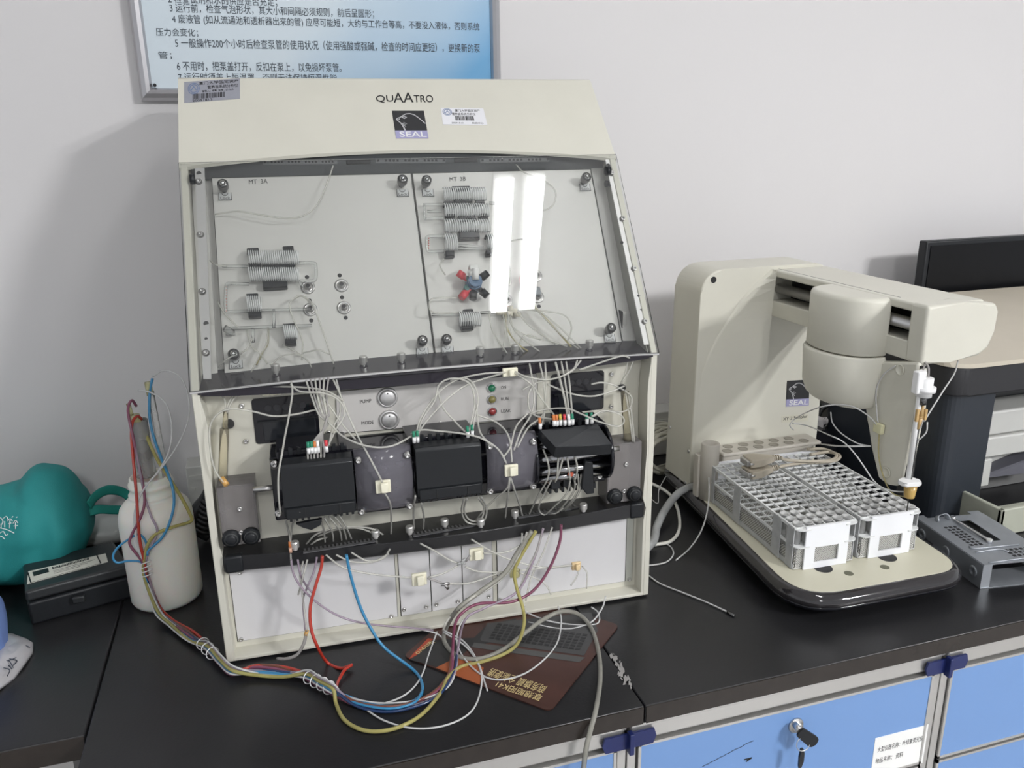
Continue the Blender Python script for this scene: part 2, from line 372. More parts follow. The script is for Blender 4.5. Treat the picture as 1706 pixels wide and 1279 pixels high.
# hood printing
textpx('QU', HM, H, (627, 172), (656, 171.5), (626, 159.5), INK, 'lettering', HOOD)
textpx('AA', HM, H, (656, 171.5), (689, 171), (655, 155), INK, 'lettering', HOOD)
textpx('TRO', HM, H, (690, 171), (722, 171), (689, 159), INK, 'lettering', HOOD)
LAV = mat('lavender_print', (.34, .33, .52), .5); WHT = mat('white_print', (.75, .75, .75), .5); GRP = mat('grey_print', (.50, .50, .51), .5)
LOGOB = mat('logo_black', (.022, .022, .024), .5)
def logo(M, fn, c, parent, cut=False):
    """c: four corners in the photo (ul, ur, lr, ll)"""
    P4 = [fn(*q) for q in c]
    def bl(u, v):                                             # u right, v down
        p = P4[0].lerp(P4[1], u); q = P4[3].lerp(P4[2], u); r = p.lerp(q, v); r.z = 0; return r
    b = MB(M); b.prism([bl(*q)+Vector((0, 0, .0004)) for q in ((0, 0), (0, .72), (1, .72), (1, 0))], (0, 0, .0003)); o = b.obj('logo', LOGOB, parent)
    b = MB(M); b.prism([bl(*q)+Vector((0, 0, .0004)) for q in ((0, .72), (0, 1), (1, 1), (1, .72))], (0, 0, .0003)); b.obj('logo_band', LAV, o)
    out = [(.97, .47), (.88, .36), (.78, .25), (.68, .16), (.55, .11), (.42, .12), (.32, .18), (.22, .25), (.12, .29), (.10, .33), (.14, .38), (.20, .44), (.24, .52), (.27, .54)]
    w = (P4[1]-P4[0]).length*.030
    b = MB(M @ Matrix.Translation((0, 0, .0008)))
    def st(pp, ww): b.stroke([bl(*q)[:2] for q in pp], ww)
    st(out, w); st([(.24, .50), (.28, .60), (.31, .71)], w*1.5); st([(.27, .24), (.36, .22), (.42, .25), (.34, .29), (.28, .25)], w*.9)
    st([(.20, .44), (.30, .52), (.31, .56)], w*.7); st([(.26, .46), (.36, .52)], w*.4); st([(.27, .49), (.36, .60)], w*.4); st([(.30, .43), (.40, .49)], w*.4)
    st([(.12, .33), (.17, .34), (.19, .30)], w*.8)
    b.obj('logo_drawing', GRP, o)
    a0 = bl(.12, .955); b0 = bl(.95, .955); c0 = bl(.12, .76); x = (b0-a0); wd = x.length; x.normalize(); yv = Vector((-x.y, x.x, 0))
    a0.z = .0008
    text('SEAL', M @ frame(a0, x, yv), wd, (c0-a0).dot(yv), WHT, 'logo_lettering', o, .0002, .01)
    return o
logo(HM, H, ((653, 185), (706, 185), (714, 231), (660, 231)), HOOD)
def sticker(M, fn, c, parent, col, lines, num, bar, seal):
    P4 = [fn(*q) for q in c]
    def bl(u, v):
        p = P4[0].lerp(P4[1], u); q = P4[3].lerp(P4[2], u); r = p.lerp(q, v); r.z = 0; return r
    b = MB(M); b.prism([bl(*q)+Vector((0, 0, .0004)) for q in ((0, 0), (0, 1), (1, 1), (1, 0))], (0, 0, .0003)); o = b.obj('asset_sticker', col, parent)
    def tx(s, u0, u1, v0, v1):
        a0 = bl(u0, v1); b0 = bl(u1, v1); c0 = bl(u0, v0); a0.z = .0008; x = b0-a0; x.z = 0; wd = x.length; x.normalize(); yv = Vector((-x.y, x.x, 0)); c0.z = .0008
        text(s, M @ frame(a0, x, yv), wd, (c0-a0).dot(yv), INK, 'sticker_lettering', o, .0001)
    for l in lines: tx(*l)
    tx(*num)
    b = MB(M @ Matrix.Translation((0, 0, .0008))); r = random.Random(5); u0, u1, v0, v1 = bar; u = u0
    while u < u1:
        w = r.choice((.006, .010, .016)); b.prism([bl(u, v0), bl(u, v1), bl(u+w, v1), bl(u+w, v0)], (0, 0, .0002)); u += w+r.choice((.006, .010, .014))
    b.obj('barcode', INK, o)
    cu, cv, ru, rv = seal; b = MB(M @ Matrix.Translation((0, 0, .0008)))
    for kk in (1, .72): b.stroke([bl(cu+ru*kk*math.cos(i*math.pi/10), cv+rv*kk*math.sin(i*math.pi/10))[:2] for i in range(21)], .0006)
    b.stroke([bl(cu-ru*.4, cv+rv*.3)[:2], bl(cu, cv-rv*.4)[:2], bl(cu+ru*.4, cv+rv*.3)[:2]], .0007)
    b.obj('round_emblem', mat('emblem_blue', (.12, .20, .38), .6), o)
    return o
sticker(HM, H, ((307, 137), (400, 131), (400, 165), (307, 172)), HOOD, mat('silver_sticker', (.36, .37, .42), .35, .3),
        [('厦门大学固定资产', .26, .98, .05, .20), ('营养盐系统分析仪', .42, .97, .26, .42), ('管理人：徐敏  型号：ST-3U3', .32, .88, .47, .57)], ('20091813', .15, .50, .88, .99), (.15, .72, .62, .86), (.17, .36, .10, .26))
sticker(HM, H, ((734, 180.5), (805, 181), (812, 209), (738, 208)), HOOD, mat('white_sticker', (.74, .74, .77), .45),
        [('厦门大学固定资产', .32, .90, .07, .22), ('营养盐系统分析仪', .24, .78, .28, .44)], ('20091813          实验中心', .2, .92, .84, .94), (.30, .72, .48, .74), (.14, .24, .10, .20))
# dark comb bar under the hood (behind the cover) and its back strip
def bar(name, fa, m, d0, d1, parent=AN):
    b = MB(); last = None
    for i in range(N+1):
        t = i/N; a = .010+(WA-.020)*t; z0, z1, y0 = fa(t); R = b.vs([(a, y0, z0), (a, y0, z1), (a, y0+d1, z1), (a, y0+d1, z0)])
        if last:
            for k in range(4): b.f([last[k], last[(k+1) % 4], R[(k+1) % 4], R[k]])
        else: b.f(R[::-1])
        last = R
    b.f(last); return b.obj(name, m, parent)
TB = bar('upper_comb_bar', lambda t: (.5785, .5935+.0165*arch(t), .180), mat('bar_grey', (.05, .055, .058), .35), 0, .012)
def comb(parent, px0, px1, py0, py1, d, teeth, m1, m2, hh=3.2):
    A = I(px0, py0, d); B = I(px1, py1, d); dr = (B-A); L_ = dr.length; dr.normalize()
    M = frame(A, dr, (0, 0, 1)); k = (A-B).length/math.hypot(px1-px0, py1-py0)
    b = MB(M); h = hh*k
    b.box((0, -h, 0), (L_, h*.9, .0006)); b.mi = 1
    for i in range(teeth):
        x = L_*(i+.3)/teeth
        if (i*7+3) % 5: b.box((x, -h*.2, .0006), (x+L_/teeth*.55, h*.8, .0011))
    return b.obj('tube_comb', [m1, m2], parent)
CG = mat('comb_grey', (.20, .19, .20), .4)
comb(TB, 438, 562, 271, 270, .1795, 22, mat('bar_slot', (.13, .135, .14), .4), DARK); comb(TB, 626, 742, 268.5, 268, .1795, 18, mat('bar_slot', (.13, .135, .14), .4), DARK); comb(TB, 800, 915, 268, 266, .1795, 18, mat('bar_slot', (.13, .135, .14), .4), DARK)
b = MB()
for x0, x1, yy in ((577, 618, 270), (757, 796, 267)):
    p = I(x0, yy, .179); q = I(x1, yy, .179); b.box((p.x, .1788, p.z-.003), (q.x, .1805, p.z+.003), .001)
b.each('bar_slot', DARK, TB)
# back strip of the upper bay, inner walls
b = MB(); b.box((.009, .186, .360), (WA-.009, .190, .600)); b.prism([(.009, PO.y+.006, PO.z-.010), (WA-.009, PO.y+.006, PO.z-.010), (WA-.009, .190, .588), (.009, .190, .588)], (0, .004, 0)); b.obj('bay_back', CREAM2, AN)
b = MB(PM); b.box((WA-.028, -.012, -.006), (WA-.0095, .268, -.003)); b.box((.009, -.012, -.006), (.0255, .268, -.003)); b.obj('bay_margin', CREAM2, AN)
b = MB(CM)
zz = lambda u, h: (u, h)
b.prism([(WA-.0100, .0, -.006), (WA-.0100, .285, -.006), (WA-.0100, .285, -.045), (WA-.0100, 0, -.030)], (-.0016, 0, 0)); b.obj('bay_cheek', mat('grey_green_steel', (.36, .36, .32), .45, .2), AN)
# small fittings inside the right and left cheek
b = MB()
for px, py, r in ((1000, 285, .0065), (1008, 306, .0045)):
    p = I(px, py, .150); b.cyl((WA-.0118, p.y, p.z), (WA-.018, p.y, p.z), r, n=20)
for px, py in ((312, 299), (340, 298)):
    p = I(px+12, py, .150); b.cyl((.0105, p.y, p.z), (.016, p.y, p.z), .006, n=20)
b.each('hinge_bush', BLACK, AN)
b = MB(); p0 = onM(1046, 548, PM); q = PM @ Vector((.5445, .010, .006)); b.box((.5425, .060, .372), (.5505, .085, .398), .003); b.obj('latch_block', CREAM2, AN)
b = MB(); b.box((.5410, .0585, .3705), (.5424, .083, .400), .0006); b.obj('latch_slot', DARK, AN)

# aluminium rails of the cover with screws
def rail(cpx, name='cover_rail'):
    b = MB(CM); pts = [onM(x, y, CM, -.004) for x, y in cpx]; b.prism(pts, (0, 0, .0018)); return b.obj(name, ALU, AN)
RL = rail([(325, 281), (341, 281), (352.5, 632), (339, 632)]); RR = rail([(1008, 267), (1021, 266), (1084, 574), (1072, 575)])
b = MB(CM)
for x, y, r in ((331.5, 289, .003), (343.5, 539, .003), (343.5, 564, .0018)):
    b.cyl(onM(x, y, CM, -.0028), onM(x, y, CM, -.0018), r, n=16)
b.each('rail_hole', DARK, RL); b = MB(CM)
for x, y, r in ((1013, 276, .003), (1036, 404, .0022), (1064, 494, .0025), (1068, 516, .0015)):
    b.cyl(onM(x, y, CM, -.0028), onM(x, y, CM, -.0018), r, n=16)
b.each('rail_hole', DARK, RR)
SC = MB().lathe([(.0044, 0), (.0044, .0008), (.0032, .0010), (.0032, .0030), (.0029, .0034), (.0014, .0034), (.0014, .0022), (0, .0022)], n=20).obj('screw', STEEL, RL)
SC['label'] = 'round socket screw'
smesh = SC.data
SCW = MB().lathe([(.0030, 0), (.0030, .0010), (.0026, .0016), (.0013, .0017), (.0011, .0009), (0, .0009)], n=18).obj('screw', STEEL, AN)
smesh2 = SCW.data
def put(src, M, parent, name=None):
    o = src.copy(); COL.objects.link(o); o.parent = parent; o.matrix_local = M; o.name = name or src.name.split('.')[0]
    if 'label' in o and parent is not RL: del o['label']
    return o
def onCM(px, py, h): return CM @ onM(px, py, CM, h)
for i, (x, y) in enumerate([(331, 303), (334, 391), (337, 486), (343, 588)]): (SC if i == 0 else put(SC, None or Matrix(), RL)).matrix_local = TR(onCM(x, y, -.0022), CN)
for x, y in [(1019, 289), (1037, 365), (1056, 448), (1074, 536)]: put(SC, TR(onCM(x, y, -.0022), CN), RR)

# the clear cover
L0 = (Vector((0, .163, .599))-CO).length
b = MB(CM); b.box((-.0015, -.0015, .0), (WA+.0015, L0, .003), .0008, 1); b.obj('clear_cover', COVER, AN)

# two manifold boards
SEAMB = mat('seam_dark', (.06, .06, .055), .7)
LOCKM = mat('lock_plate', (.60, .61, .61), .35, 0)
KNOB = MB().lathe([(.0035, 0), (.0035, .006), (.0062, .008), (.0066, .010), (.0066, .0175), (.0055, .0195), (.0020, .0200), (0, .0196)], n=22).obj('knob', GREYM, AN); km = KNOB.data
kt = MB().lathe([(.0036, 0), (.0036, .0006), (.001, .0018), (0, .0019)], n=16)
KT = kt.obj('knob_cap', CHROME, KNOB); KT.location = (0, 0, .0198)
def knob(px, py, board, first=False):
    # the photographed point is the knob's head; its foot lies on the board behind it
    q = P(px, py, .012); p = PM @ Vector((q.x, q.y, .001)); o = KNOB if first else put(KNOB, Matrix(), board)
    o.parent = board; o.matrix_local = TR(p, PN)
    if not first: k = KT.copy(); COL.objects.link(k); k.parent = o
def lockplate(px, py, board, w=.0155, h=.0105):
    c = P(px, py, .0015); M = PM @ Matrix.Translation((c.x, c.y, 0)); b = MB(M); b.box((-w/2, -h/2, 0), (w/2, h/2, .0014), .0003, 1)
    o = b.obj('lock_plate', LOCKM, board)
    text('Lock', M @ Matrix.Translation((-w*.36, -h*.38, .0015)), w*.74, h*.36, INK, 'lettering', o)
    b = MB(M @ Matrix.Translation((0, 0, .0014)))
    b.stroke([(.0035*math.cos(math.pi+i*math.pi/8), .0045+.0035*math.sin(math.pi+i*math.pi/8)) for i in range(9)], .0006)
    for sx in (-1, 1): b.stroke([(sx*w*.47, -h/2), (sx*w*.47, h/2)], .0006)
    b.stroke([(-w/2, -h*.47), (w/2, -h*.47)], .0006); b.obj('engraving', INK, o)
def board(a0, a1, name='manifold_board'):
    b = MB(PM); s0, s1 = -.002, .2565
    b.box((a0, s0, -.003), (a1, s1, 0), .0006, 1); o = b.obj(name, CREAM2, AN)
    b = MB(PM @ Matrix.Translation((0, 0, .0001)))
    b.stroke([(a0+.0005, s0), (a0+.0005, s1)], .0008); b.stroke([(a1-.0005, s0), (a1-.0005, s1)], .0008); b.stroke([(a0, s1), (a1, s1)], .0008); b.stroke([(a0, s0+.004), (a1, s0+.004)], .0007)
    b.obj('board_edge', SEAMB, o); return o
BA = board(.0330, .2845); BB = board(.2855, .5370)
knob(372, 310, BA, True)
for x, y in ((670, 302), (390, 592), (703, 569)): knob(x, y, BA)
for x, y in ((710, 303), (975, 298), (743, 567), (1016, 548)): knob(x, y, BB)
for x, y in ((375, 327), (671, 321), (393, 607), (704, 586)): lockplate(x, y, BA)
for x, y in ((713, 321), (975, 312), (746, 583), (1016, 563)): lockplate(x, y, BB)
textpx('MT  3A', PM, P, (415, 307), (446, 305.5), (414.5, 299.5), INK, 'lettering', BA, .0003)
textpx('MT  3B', PM, P, (749, 302), (776, 301), (748.5, 295.5), INK, 'lettering', BB, .0003)
def port(px, py, bd, r=.0095, holes=((0, .018), (0, -.016))):
    c = P(px, py, .002); M = PM @ Matrix.Translation((c.x, c.y, 0)); b = MB(M)
    b.lathe([(r, 0), (r, .0015), (r*.72, .0018), (r*.70, .0006), (r*.5, .0006), (r*.5, .0050), (r*.25, .0062), (0, .0062)], n=28); o = b.obj('port', STEEL, bd)
    b = MB(M)
    for dx, dy in holes: b.cyl((dx, dy, 0), (dx, dy, .0004), .0026, n=16)
    if holes: b.each('port_hole', DARK, o)
    b = MB(M); b.cyl((0, 0, .0062), (0, 0, .0068), r*.3, n=16); b.obj('port_pin', INK, o)
for x, y, bd, h in ((513, 478, BA, ((0, .014),)), (569, 475, BA, ((-.001, .014),)), (573, 512, BA, ((-.001, .014), (.001, -.013))), (517, 515, BA, ((0, .012), (0, -.014))), (893, 459, BB, ()), (896, 494, BB, ((0, .014), (0, -.013))), (843, 467, BB, ((0, .014), (0, -.014))), (844, 500, BB, ())):
    port(x, y, bd, .0085, h)
# glass mixing coils: a helix between two legs
GL = clear('coil_glass', (.98, .98, .98), .10, .62, (.90, .91, .91), .06)
GLD = clear('coil_core', (.80, .80, .80), .3, .15, (.5, .5, .5), .1)
def coil(bd, x0, x1, yc, turns, rad, tr=.0009):
    A = P(x0, yc, rad+.003); B = P(x1, yc, rad+.003); b = MB(PM); pts = []; n = turns*10
    for i in range(n+1):
        t = i/n; th = 2*math.pi*turns*t; c = A.lerp(B, t); pts.append(c+Vector((0, math.cos(th), math.sin(th)))*rad)
    b.tube(pts, tr, 6, 1); return b.obj('mixing_coil', GL, bd)
def clip(bd, px, py, wpx, hpx, h=.012):
    c = P(px, py, h); k = .00082; w = wpx*k; hh = hpx*k
    b = MB(PM @ Matrix.Translation((c.x, c.y, 0)))
    b.box((-w/2, -hh/2, 0), (w/2, hh/2, h), .0008, 1); b.box((-w/2, -hh/2-.001, h*.45), (w/2, -hh/2, h*.8)); return b.obj('coil_clip', BLACK, bd)
coil(BA, 415, 498, 429, 24, .0085); coil(BA, 415, 498, 457, 24, .0085); coil(BA, 412, 435, 506, 7, .0095); coil(BA, 473, 495, 553, 7, .0085)
for v in ((421, 416, 17, 7), (480, 413, 16, 7), (424, 441, 17, 8), (482, 439, 16, 8), (456, 443, 33, 6), (458, 471, 35, 13), (420, 491, 17, 5), (424, 519, 18, 13), (481, 542, 17, 7), (484, 567, 16, 10)): clip(BA, *v)
coil(BB, 739, 810, 323, 20, .0085); coil(BB, 740, 815, 350, 20, .0085); coil(BB, 740, 817, 376, 20, .0085); coil(BB, 741, 762, 403, 6, .0105); coil(BB, 811, 830, 402, 6, .0095); coil(BB, 765, 801, 531, 10, .009)
for v in ((768, 312, 30, 6), (772, 333, 30, 6), (747, 337, 15, 5), (800, 335, 15, 6), (750, 359, 16, 7), (806, 358, 14, 7), (778, 361, 30, 6), (782, 389, 33, 14), (750, 421, 14, 9), (815, 419, 9, 8), (780, 517, 16, 5), (779, 541, 18, 12), (749, 391, 13, 4), (815, 391, 12, 4)): clip(BB, *v)
def gtube(bd, pts, r=.0022, m=None, h=.008, name='glass_tube', rot=PM):
    b = MB(rot); b.tube([P(x, y, h) for x, y in pts], r, 8, 4); return b.obj(name, m or CLEARG, bd)
for pts in ([(498, 438), (522, 438), (526, 443), (526, 463), (520, 468), (500, 468)], [(385, 472), (377, 476), (376, 515), (384, 519), (413, 518)], [(385, 472), (415, 473)], [(435, 517), (517, 515)], [(456, 516), (456, 546)], [(376, 547), (520, 542)], [(421, 547), (422, 570)], [(370, 443), (413, 444)], [(376, 556), (392, 556)], [(498, 468), (505, 478)]): gtube(BA, pts, .0020)
b = MB(PM); b.cyl(P(374, 546, .008), P(388, 555, .008), .004, n=14); b.obj('glass_junction', CLEARG, BA)
for pts in ([(738, 341), (708, 341), (707, 344), (708, 362), (712, 364), (740, 363)], [(738, 393), (714, 394), (711, 400), (712, 416), (718, 419), (740, 418)], [(762, 408), (806, 412)], [(762, 414), (830, 414)], [(719, 524), (765, 524)], [(801, 521), (862, 518)], [(712, 352), (736, 352)], [(815, 338), (842, 340)]): gtube(BB, pts, .0020)
RP = mat('reagent_red', (.55, .10, .07), .4)
b = MB(PM)
for i in range(5): b.cyl(P(714, 396+4*i, .009), P(714.6, 397.6+4*i, .009), .0007, n=8)
for i in range(9): b.cyl(P(377, 477+5*i, .009), P(377, 478.5+5*i, .009), .0005, n=8)
b.obj('red_bubble', RP, BB)
# tee junction cluster at the right of board B
b = MB(PM)
for x, y in ((833, 520), (845, 522), (856, 518), (862, 524)): b.cyl(P(x-6, y, .008), P(x+5, y, .008), .0032, n=12)
b.cyl(P(840, 512, .008), P(841, 530, .008), .003, n=12); b.cyl(P(851, 510, .008), P(851, 527, .008), .003, n=12); b.obj('tee_junction', mat('ivory_fitting', (.66, .62, .52), .35), BB)
# six-way valve with red and black fittings
REDM = mat('red_plastic', (.60, .045, .06), .35); BLV = mat('valve_blue', (.035, .10, .20), .4); TEAL = mat('valve_green', (.03, .13, .12), .4)
c = P(789, 473, .012); VM = PM @ Matrix.Translation((c.x, c.y, 0)); b = MB(VM)
b.cyl((0, 0, 0), (0, 0, .020), .0105, n=8, smooth=False); b.cyl((0, 0, .020), (0, 0, .026), .0085, n=16); V = b.obj('valve', BLV, BB)
for px, py, m_ in ((767, 457, REDM), (771, 493, REDM), (808, 458, BLACK), (808, 490, BLACK), (788, 494, BLACK)):
    e = P(px, py, .014); d = Vector((e.x-c.x, e.y-c.y, 0)); u = d.normalized(); b = MB(VM)
    b.cyl(u*.008+Vector((0, 0, .013)), u*(d.length-.004)+Vector((0, 0, .014)), .0036, n=14); b.cyl(u*(d.length-.006)+Vector((0, 0, .014)), u*(d.length+.004)+Vector((0, 0, .0145)), .0052, .0048, n=12); b.obj('fitting', m_, V)
b = MB(VM); b.cyl((-.002, .004, .018), (-.006, .012, .028), .0035, n=12); b.cyl((0, .0, .026), (.001, .014, .029), .0045, n=14); b.box((-.006, .012, .018), (.007, .021, .028), .002); b.obj('stem', mat('pale_plastic', (.62, .62, .60), .4), V)
b = MB(VM); b.cyl((-.010, -.006, .004), (-.010, -.006, .018), .004, n=14); b.cyl((-.006, .006, .006), (-.006, .006, .019), .0038, n=14); b.obj('side_port', TEAL, V)
c = P(882, 468, .008); VM2 = PM @ Matrix.Translation((c.x, c.y, 0)); b = MB(VM2); b.box((-.011, -.021, 0), (.012, -.010, .012), .001); Q = b.obj('connector', mat('slate_plastic', (.18, .20, .22), .45), BB)
b = MB(VM2); b.box((-.012, -.009, .001), (-.004, .008, .012), .0015); b.box((-.0035, -.009, .002), (.001, .008, .012), .001); b.box((.0015, -.009, .002), (.005, .009, .012), .001); b.cyl((.004, .008, .008), (.012, .014, .012), .0013, n=8); b.obj('red_clip', REDM, Q)

# ---- ledge with comb ----
def ledge_top(t): return .3555+.0055*arch(t)
def lshape():
    b = MB(); last = None
    for i in range(N+1):
        t = i/N; a = .0068+(WA-.0136)*t; z = ledge_top(t)-.001; y0 = -.001
        R = b.vs([(a, y0, z-.0035), (a, y0, z), (a, .046, z+.006), (a, .060, z+.008), (a, .060, z-.004), (a, .018, z-.006)])
        if last:
            for k in range(6): b.f([last[k], last[(k+1) % 6], R[(k+1) % 6], R[k]])
        else: b.f(R[::-1])
        last = R
    b.f(last); return b.obj('ledge', PURP, AN)
LD = lshape()
b = MB(); last = None
for i in range(N+1):
    t = i/N; a = -.001+(WA+.002)*t; z = ledge_top(t)
    R = b.vs([(a, -.0025, z-.0022), (a, -.0025, z), (a, -.0008, z+.0005), (a, -.0008, z-.0022)])
    if last:
        for k in range(4): b.f([last[k], last[(k+1) % 4], R[(k+1) % 4], R[k]])
    else: b.f(R[::-1])
    last = R
b.f(last); b.obj('ledge_trim', mat('trim_bright', (.78, .77, .76), .15, .9), LD)
LB = bar('ledge_comb_bar', lambda t: (ledge_top(t)-.0045-.0135*arch(t)**.9-.003, ledge_top(t)-.003, .004), PURP, 0, .012)
for x0, x1, y0, y1, n_ in ((462, 602, 640, 627, 24), (676, 800, 619, 609, 20), (872, 1005, 604, 597, 22)): comb(LB, x0, x1, y0, y1, .0035, n_, mat('comb_dark', (.045, .04, .05), .4), DARK, 3.0)
b = MB()
for x0, x1, yy in ((616, 662, 626), (808, 852, 608)):
    p = I(x0, yy, .0035); q = I(x1, yy-3, .0035); b.box((p.x, .0032, p.z-.0022), (q.x, .005, q.z+.0022), .001)
b.each('bar_slot', DARK, LB)
NUT = MB().lathe([(.0030, 0), (.0030, .003), (.0050, .0035), (.0052, .010), (.0045, .0112), (.0018, .0116), (0, .0112)], n=14, smooth=False).obj('thumb_nut', mat('nut_metal', (.60, .59, .57), .35, .6), LD)
for i, (x, y) in enumerate([(460, 623), (606, 612), (669, 606), (800, 595), (858, 589), (982, 582)]):
    q = I(x, y, .030); o = NUT if i == 0 else put(NUT, Matrix(), LD); o.matrix_local = TR((q.x, .030, .3585+.0045*arch(q.x/WA)))

# ---- fascia: displays, buttons, lamps ----
FD = .0305
def fascia_poly(pxs, d, th, name, m, parent=AN, bev=0):
    b = MB(); b.prism([I(x, y, d) for x, y in pxs], (0, th, 0), bev, 1); return b.obj(name, m, parent)
FAS = fascia_poly([(566, 722), (561, 712), (560, 664), (563, 652), (893, 622), (896, 632), (893, 690), (886, 696)], FD-.0015, .002, 'control_panel', mat('control_grey', (.62, .60, .58), .4))
b = MB()
edge = [(566, 722), (561, 712), (560, 664), (563, 652), (893, 622), (896, 632), (893, 690), (886, 696), (566, 722)]
b.tube([I(x, y, FD-.0016) for x, y in edge], .0004, 4, 1); b.obj('panel_outline', SEAM, FAS)
for x, y in ((566, 659), (571, 721), (731, 643), (733, 705), (884, 690), (541, 664), (547, 721), (403, 676), (410, 735), (1019, 623), (1018, 677), (903, 631)):
    put(SCW, TR(I(x, y, FD-.001), (0, -1, 0)), AN)
SCW.matrix_local = TR(I(400, 953, .0215), (0, -1, 0))
def btn(px, py, lab, p0, p1, h):
    c = I(px, py, FD-.002); b = MB(); b.lathe([(.0128, -.001), (.0128, .0012), (.0112, .0022), (.0104, .0022), (.0100, .0006), (.0, .0006)], c, (0, -1, 0), 36); o = b.obj('push_button', ALU, FAS)
    b = MB(); b.lathe([(.0092, 0), (.0092, .0032), (.0084, .0040), (0, .0040)], c, (0, -1, 0), 36); b.obj('button_cap', ALU, o)
    b = MB(); b.cyl(c+Vector((0, -.0040, .006)), c+Vector((0, -.0043, .006)), .0009, n=10); b.obj('button_mark', INK, o)
    textI(lab, p0, p1, h, FAS)
def textI(s, p0, p1, hpx, parent, d=FD-.0017, m=INK):
    a = I(*p0, d); q = I(*p1, d); k = (q-a).length/math.hypot(p1[0]-p0[0], p1[1]-p0[1])
    return text(s, frame(a, (q-a), Vector((0, 0, 1))), (q-a).length, hpx*k*1.02, m, 'lettering', parent)
btn(645.5, 662, 'PUMP', (600, 672), (619, 670), 6); btn(648.5, 699, 'MODE', (602.5, 707.5), (622.5, 706), 6)
for py, s_, c_, x1 in ((646, 'ON', (.03, .22, .11), 843), (665, 'RUN', (.26, .23, .08), 847), (685, 'LEAK', (.34, .05, .05), 851)):
    c = I(820-.6*(685-py)/20, py, FD-.002); b = MB(); b.lathe([(.0062, 0), (.0062, .0012), (.0052, .0016), (.0050, .0010)], c, (0, -1, 0), 24); o = b.obj('indicator_lamp', CHROME, FAS)
    b = MB(); b.lathe([(.0049, .0008), (.0046, .0028), (.0030, .0044), (0, .0050)], c, (0, -1, 0), 24); b.obj('lens', mat('lens_'+s_.lower(), c_, .12, coat=.5), o)
    textI(s_, (835, py+2), (x1, py+1), 5, FAS)
def display(ul, ur, lr, ll, w0):
    c4 = [I(*q, FD-.001) for q in (ul, ur, lr, ll)]
    x0 = (c4[0].x+c4[3].x)/2; x1 = (c4[1].x+c4[2].x)/2; z1 = (c4[0].z+c4[1].z)/2; z0 = (c4[2].z+c4[3].z)/2; y = FD-.0012
    r = .004; pts = []
    for cx, cz, a0 in ((x1-r, z1-r, 0), (x0+r, z1-r, 90), (x0+r, z0+r, 180), (x1-r, z0+r, 270)):
        for k in range(5): a = math.radians(a0+k*22.5); pts.append((cx+r*math.cos(a), y, cz+r*math.sin(a)))
    b = MB(); b.prism(pts, (0, .002, 0)); o = b.obj('display', BLACKG, AN)
    b = MB(); zm = z0+(z1-z0)*.48; b.box((x0+.010, y-.0012, z0+.003), (x1-.004, y, zm), .0008, 1); b.obj('display_window', mat('display_glass', (.016, .018, .022), .12), o)
    b = MB(); b.box((x0+.004, y-.003, zm), (x1-.002, y, zm+.0015)); b.obj('display_shelf', BLACK, o)
    b = MB()
    for k in range(5): xx = x0+.018+k*.010; b.cyl((xx, y-.0002, z1-.013), (xx, y-.0006, z1-.013), .004, n=16); 
    b.each('embossing', mat('emboss_black', (.022, .022, .026), .5), o)
display((418, 665), (528, 655), (533, 728), (427, 741), 0); display((917, 626), (1005, 615), (1007, 681), (919, 690), 0)
SB = MB(); SB.box((WA-.0135, .018, .165), (WA-.0095, .029, .31)); 

# ---- pump ----
PD = .0305
b = MB(); p0 = I(452, 760, .02); p1 = I(1004, 812, .02)
b.box((.077, -.018, .194), (.492, .0300, .274), .002)
b.box((.085, -.026, .2735), (.165, .022, .283), .001); b.box((.236, -.026, .2735), (.318, .022, .283), .001); b.box((.392, -.02, .2735), (.47, .022, .281), .001)
PUMP = b.obj('pump_bed', BLACKG, AN)
b = MB()
for a0, a1 in ((.088, .166), (.240, .318), (.3945, .480)):
    n_ = 8
    for k in range(n_):
        a = a0+(a1-a0)*(k+.5)/n_; b.box((a-.0035, -.0275, .278), (a+.001, -.0235, .2865), .0003, 1)
        
b.each('cassette_guide', BLACK, PUMP)
